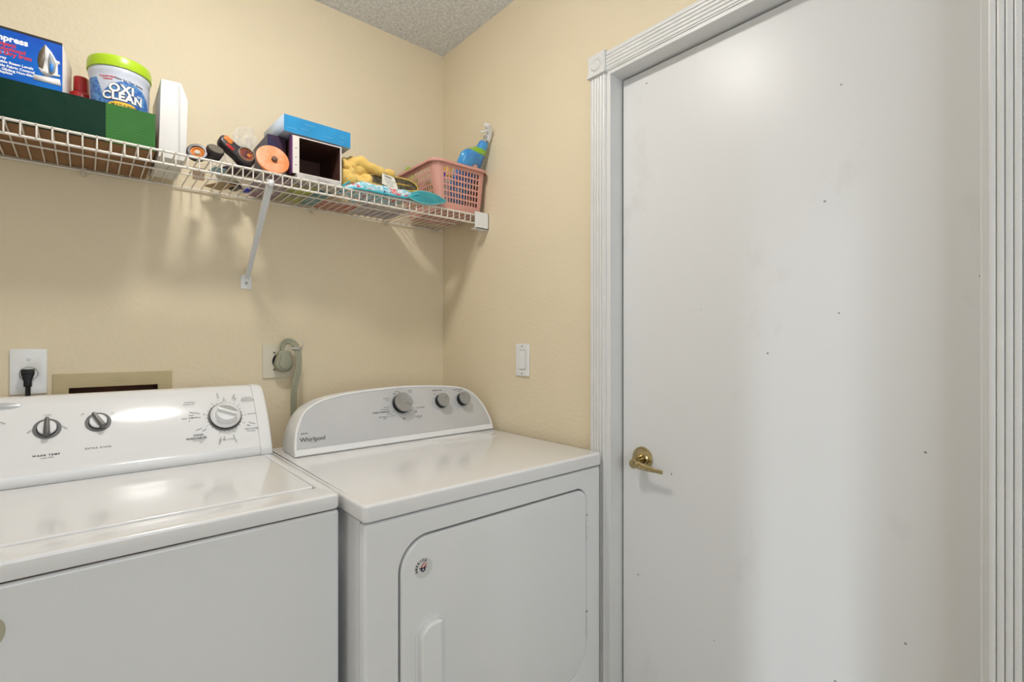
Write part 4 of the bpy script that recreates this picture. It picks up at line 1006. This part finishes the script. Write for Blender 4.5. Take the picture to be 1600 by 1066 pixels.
# --- magazines and flat packs seen through the deck wires
def flat(name, label, cat, x0, x1, y0, y1, z0, h, col, rot=0, vc=None, vs=16):
    return slab(name, label, cat, x0, x1, y0, y1, z0, z0+h, mat(name+'_print', col, .6, var=.8, vscale=vs, var_col=vc) if vc else mat(name+'_print', col, .6), rot=rot)
ZM = ZT+.0006
g = 'flat packs and papers lying on the deck wires'
fl = [flat('magazine', 'purple and white magazine lying on the wires just right of the brace', 'magazine', .405, .478, 1.56, 1.80, ZM, .0035, (.55, .50, .50), 0, (.20, .07, .16), 22),
      flat('magazine', 'magazine with a lime green cover under the pale grey carton', 'magazine', .482, .560, 1.575, 1.78, ZM, .0035, (.45, .50, .06), 2, (.28, .24, .26), 12),
      flat('greeting_card', 'teal and coral printed card under the right end of the flat carton', 'card', .566, .612, 1.60, 1.79, ZM, .002, (.42, .43, .42), 0, (.04, .26, .27), 30),
      flat('booklet', 'coral red patterned booklet seen from below near the middle of the shelf', 'booklet', .616, .735, 1.685, 1.802, ZM, .0025, (.60, .12, .09), 0, (.45, .38, .33), 48),
      flat('paper_packet', 'white and lavender striped packet lying under the teal mitt', 'packet', .742, .905, 1.60, 1.80, ZM, .0022, (.66, .63, .58), 0, (.36, .30, .40), 9)]
for o in fl: o['group'] = g
for (x0, x1, y0, y1, col, rt, lb, nm, ct) in (
    (.232, .262, 1.60, 1.72, (.70, .52, .40), -8, 'peach coloured card under the small black wheel', 'peach_card', 'card'),
    (.264, .300, 1.56, 1.63, (.28, .46, .54), 10, 'light blue folded paper under the oval brush', 'blue_paper', 'paper'),
    (.290, .345, 1.70, 1.79, (.42, .30, .17), 25, 'brown kraft paper corner sticking out behind the wheel and tool', 'kraft_paper', 'paper')):
    o = slab(nm, lb, ct, x0, x1, y0, y1, ZM, ZM+.0015, mat(nm, col, .7), group=g, rot=rt)
def crumple(name, label, cat, c_, r_, col, rough=.6, amp=.012, sc=45):
    o = blob(name, [('s', c_, r_)], mat(name+'_film', col, rough, bump=.4, bscale=60), voxel=.004, smooth_it=1, amp=amp, sc=sc)
    for v in o.data.vertices: v.co.z = max(v.co.z, ZM)
    return tag(o, label, cat)
crumple('white_wrapper', 'crumpled off-white wrapper on the wires left of the black bag', 'wrapper', (.322, 1.655, ZM+.012), (.030, .045, .014), (.58, .54, .44))
crumple('black_bag', 'crumpled glossy black bag lying on the wires under the tool', 'bag', (.352, 1.745, ZM+.010), (.024, .040, .014), (.012, .01, .022), .3)
crumple('cobalt_wrapper', 'small cobalt blue wrapper behind the clear plastic bag', 'wrapper', (.392, 1.760, ZM+.006), (.012, .020, .008), (.02, .03, .40), .3, .004)
crumple('dark_rag', 'dark brown crumpled rag under the hand tool at the front of the shelf', 'rag', (.335, 1.58, ZM+.006), (.050, .035, .007), (.06, .035, .04), .8, .005)

# ============================================================ BASKET
pink = mat('pink_plastic', (.66, .33, .27), .45, coat=.05)
bk = thing('pink_basket', 'pink slotted plastic basket at the right end of the wire shelf', 'basket', (1.04, 1.63, ZT))
B0 = (.962, 1.1475, 1.5165, 1.742); B1 = (.926, 1.1570, 1.4930, 1.768)   # bottom and top rectangles x0,x1,y0,y1
zb0, zb1 = ZT+.0025, 1.8920
def peri(rc, r, n=10):
    lp = rr(rc[0], rc[1], rc[2], rc[3], r, n); return lp
def basket_shell():
    # param: walk the perimeter by segments so that top and bottom correspond
    def edge_pts(rc, r, cols):
        x0, x1, y0, y1 = rc; out = []
        cs = [((x0+r, y0), (x1-r, y0)), ((x1, y0+r), (x1, y1-r)), ((x1-r, y1), (x0+r, y1)), ((x0, y1-r), (x0, y0+r))]
        cen = [(x1-r, y0+r, -PI/2), (x1-r, y1-r, 0), (x0+r, y1-r, PI/2), (x0+r, y0+r, PI)]
        for s_ in range(4):
            (ax, ay), (bx_, by) = cs[s_]
            for t in cols[s_]: out.append((ax+(bx_-ax)*t, ay+(by-ay)*t))
            ox, oy, a0 = cen[s_]
            for k in range(1, 7): out.append((ox+r*math.cos(a0+k/7*PI/2), oy+r*math.sin(a0+k/7*PI/2)))
        return out
    def colset(n, m0=.05):
        ts = [0]; hole = []
        w_ = (1-2*m0)/n
        for i in range(n):
            ts += [m0+w_*i+w_*.17, m0+w_*i+w_*.83]
        ts.append(1); return ts
    ncol = [12, 13, 12, 13]; cols = [colset(n, .04) for n in ncol]
    bot = edge_pts(B0, .014, cols); top = edge_pts(B1, .026, cols)
    hole = []
    for s_ in range(4):
        n = len(cols[s_]); hole += [1 if (i % 2 == 1 and i < n-2) else 0 for i in range(n)] + [0]*6
    nr = 6; vs = [0, .13]
    for j in range(nr):
        h_ = (.90-.14)/nr; vs += [.14+h_*j+h_*.12, .14+h_*j+h_*.86]
    vs += [1]
    b = bmesh.new(); N = len(bot); G = []
    for v_ in vs:
        G.append([b.verts.new((bot[i][0]+(top[i][0]-bot[i][0])*v_, bot[i][1]+(top[i][1]-bot[i][1])*v_, zb0+(zb1-zb0)*v_)) for i in range(N)])
    for j in range(len(vs)-1):
        hr = (j >= 2 and j % 2 == 0 and j < 2+2*nr)
        for i in range(N):
            if hr and hole[i]: continue
            b.faces.new((G[j][i], G[j][(i+1) % N], G[j+1][(i+1) % N], G[j+1][i]))
    # floor of basket
    b.faces.new(G[0][::-1])
    bmesh.ops.recalc_face_normals(b, faces=b.faces)
    return b, top
bsh, topl = basket_shell()
so_ = obj('basket_body', bsh, pink, bk)
sd = so_.modifiers.new('solid', 'SOLIDIFY'); sd.thickness = .0022; sd.offset = 0
rim = []
rb_ = bmesh.new()
ring_pts = smooth_path([(x_, y_, zb1) for x_, y_ in [(p.x, p.y) for p in [Vector((q[0], q[1], 0)) for q in rr(B1[0], B1[1], B1[2], B1[3], .026, 8)]]], 1, True)
def rim_section(b, pts):
    sec = [(-.0015, -.001), (.0015, .0025), (.005, .003), (.0085, .001), (.0095, -.004), (.0095, -.010), (.0078, -.010), (.0075, -.0035), (.004, -.0005), (.001, -.002)]
    rings = []; N = len(pts)
    for i, p in enumerate(pts):
        t = (pts[(i+1) % N]-pts[i-1]).normalized(); o_ = Vector((t.y, -t.x, 0))
        rings.append([b.verts.new(p+o_*s_[0]+Vector((0, 0, s_[1]))) for s_ in sec])
    for i in range(N):
        a, c_ = rings[i], rings[(i+1) % N]
        for k in range(len(sec)): b.faces.new((a[k], a[(k+1) % len(sec)], c_[(k+1) % len(sec)], c_[k]))
rim_section(rb_, ring_pts); bmesh.ops.recalc_face_normals(rb_, faces=rb_.faces)
obj('basket_rim', rb_, pink, bk, smooth=True)
ZBk = zb0+.003
# things in the basket
spb = thing('spray_bottle', 'blue trigger spray bottle with a white nozzle leaning out of the pink basket', 'spray bottle', (1.092, 1.590, ZBk+.004))
blu = mat('bottle_blue', (.015, .14, .58), .25, coat=.5, var=.6, vscale=16, var_col=(.06, .38, .75))
grn = mat('bottle_green_label', (.25, .48, .03), .35)
axis = Vector((.046, -.158, .300)).normalized()
base = Vector((1.071, 1.612, ZBk+.014))
sxv = (Vector((1, .28, 0)) - axis*Vector((1, .28, 0)).dot(axis)).normalized()
Fs = frame(base, sxv, axis.cross(sxv)) # z = axis
K = 1.125
def oval_lathe(name, prof, m, parent, k=1.0, n=40):
    prof = [(a_*1.06, b_*1.04, z_*K, o_*1.06) for a_, b_, z_, o_ in prof]
    b = bmesh.new(); rings = []
    for (rx, ry, z_, ox) in prof: rings.append([b.verts.new((ox+rx*math.cos(2*PI*i/n), ry*math.sin(2*PI*i/n), z_)) for i in range(n)])
    for a, c_ in zip(rings, rings[1:]):
        for i in range(n): b.faces.new((a[i], a[(i+1) % n], c_[(i+1) % n], c_[i]))
    b.faces.new(rings[0]); b.faces.new(rings[-1]); bmesh.ops.recalc_face_normals(b, faces=b.faces); b.transform(Fs)
    return obj(name, b, m, parent, smooth=True, auto=50)
bprof = [(.040, .022, 0, 0), (.045, .026, .004, 0), (.049, .027, .05, 0), (.053, .027, .12, 0), (.056, .027, .160, 0), (.0565, .026, .185, 0), (.055, .025, .198, .001), (.049, .0235, .209, .006), (.039, .022, .218, .014), (.030, .020, .226, .022), (.0225, .0185, .234, .028), (.0190, .017, .245, .030), (.0175, .016, .254, .030), (.014, .014, .258, .030), (.012, .012, .260, .030)]
body = oval_lathe('bottle_body', bprof, blu, spb)
oval_lathe('green_band', [(.0395, .0226, .2175, .0140), (.0398, .0225, .2180, .0142), (.0308, .0206, .2260, .0221), (.0232, .0191, .2340, .0281), (.0226, .0188, .2345, .0281)], grn, spb)
lathe('bottle_neck', [(0, .252), (.0085, .252), (.0085, .276), (0, .276)], Fs @ Matrix.Translation((0, 0, .252*(K-1))) @ Matrix.Translation((.0305, 0, .006)), mat('grey_neck', (.45, .42, .38), .4), spb, n=20)
wp = 'plastic'
hdm = plate_mesh([[(p.x, p.y) for p in smooth_path([(-.021, .020, 0), (-.022, .030, 0), (-.012, .036, 0), (.002, .030, 0), (.014, .016, 0), (.022, -.004, 0), (.021, -.022, 0), (.014, -.026, 0), (.007, -.012, 0), (.000, .004, 0), (-.010, .014, 0)], 4, True)]], .018, .004)
FsK = Fs @ Matrix.Translation((0, 0, .252*(K-1)))
Fh2 = FsK @ Matrix.Translation((.0305, 0, .288)) @ frame((0, .009, 0), (1, 0, 0), (0, 0, 1))
hdm.transform(Fh2); obj('trigger_head', hdm, wp, spb, smooth=True, auto=50)
lathe('neck_collar', [(0, .262), (.0115, .262), (.0125, .270), (.0115, .280), (0, .280)], FsK @ Matrix.Translation((.0385, 0, .006)), wp, spb, n=24)
tr_ = smooth_path([(-.006, 0, .012), (-.016, 0, .006), (-.026, 0, -.001), (-.036, 0, -.003)], 5)
b_ = bmesh.new(); tube_bm(b_, tr_, lambda t: .0055-.0025*t, 10); b_.transform(FsK @ Matrix.Translation((.0305, 0, .288))); obj('trigger', b_, wp, spb, smooth=True)
b_ = lathe_bm([(0, 0), (.0062, 0), (.0062, .010), (.005, .012), (0, .012)], 20); b_.transform(FsK @ Matrix.Translation((.0135, 0, .315)) @ Matrix.Rotation(-PI/2, 4, 'Y')); obj('nozzle', b_, wp, spb, smooth=True, auto=40)
# white face emblem on the label
Fe = Fs @ Matrix.Translation((.004, -.0278, .172*K)) @ Matrix.Rotation(PI/2, 4, 'X')
plate('label_emblem', [circ(0, 0, .013, .0095, n=30)], .0015, Fe, mat('label_peach', (.75, .55, .48), .4), spb)
plate('label_emblem', [circ(0, 0, .015, .0115, n=30), circ(0, -.001, .0128, .0092, n=30)], .0012, Fe, mat('label_brown', (.18, .06, .03), .4), spb)
plate('label_print', [[(-.002, 0), (.010, .001), (.010, .0022), (-.002, .0012)]], .0006, Fs @ Matrix.Translation((.018, -.0232, .2235*K)) @ Matrix.Rotation(PI/2, 4, 'X'), 'ink_white', spb)
# other contents
def jar(name, label, cat, x, y, r, h, col, capc, tilt=0, capr=.6):
    t = thing(name, label, cat, (x, y, ZBk)); F = Matrix.Translation((x, y, ZBk+.0005)) @ Matrix.Rotation(tilt, 4, 'X')
    lathe('bottle_body', [(0, 0), (r*.9, 0), (r, .004), (r, h*.70), (r*.75, h*.80), (r*.4, h*.84), (0, h*.84)], F, mat(name+'_body', col, .35), t, n=28)
    lathe('bottle_cap', [(0, h*.84), (r*capr*.9, h*.84), (r*capr*.85, h), (0, h)], F, mat(name+'_cap', capc, .35), t, n=22)
jar('lotion_bottle', 'purple capped white bottle inside the left front of the pink basket', 'bottle', 1.000, 1.545, .017, .135, (.62, .60, .66), (.08, .03, .30))
jar('detergent_bottle', 'pale blue bottle standing in the left part of the pink basket', 'bottle', 1.000, 1.655, .019, .140, (.10, .28, .62), (.60, .66, .72))
jar('brown_bottle', 'dark brown bottle in the right front corner of the pink basket', 'bottle', 1.128, 1.533, .013, .120, (.10, .03, .025), (.10, .05, .03))
jar('yellow_bottle', 'yellow topped bottle at the back of the pink basket beside the spray bottle', 'bottle', 1.124, 1.712, .019, .228, (.60, .50, .30), (.80, .50, .03), capr=.95)
o = crumple('white_sack', 'crumpled white plastic sack at the back of the pink basket floor', 'plastic bag', (1.055, 1.700, ZBk+.03), (.040, .028, .03), (.62, .62, .62)); 
sp_ = blob('green_sponge', [('s', (.962, 1.735, 1.900), (.020, .018, .032)), ('s', (.975, 1.725, 1.85), (.022, .02, .05)), ('s', (.972, 1.720, 1.790), (.012, .02, .05))], mat('lime_scrubber', (.32, .52, .06), .8, bump=.6, bscale=120), voxel=.003, smooth_it=3, amp=.004, sc=60)
tag(sp_, 'lime green scrubbing sponge poking above the left back of the pink basket', 'sponge')
gb = blob('green_cloth', [('s', (.968, 1.60, 1.80), (.009, .035, .045))], mat('olive_cloth', (.28, .38, .05), .85, bump=.3, bscale=120), voxel=.003, smooth_it=3, amp=.006, sc=50)
tag(gb, 'folded lime green cloth against the left inside of the pink basket', 'cloth')
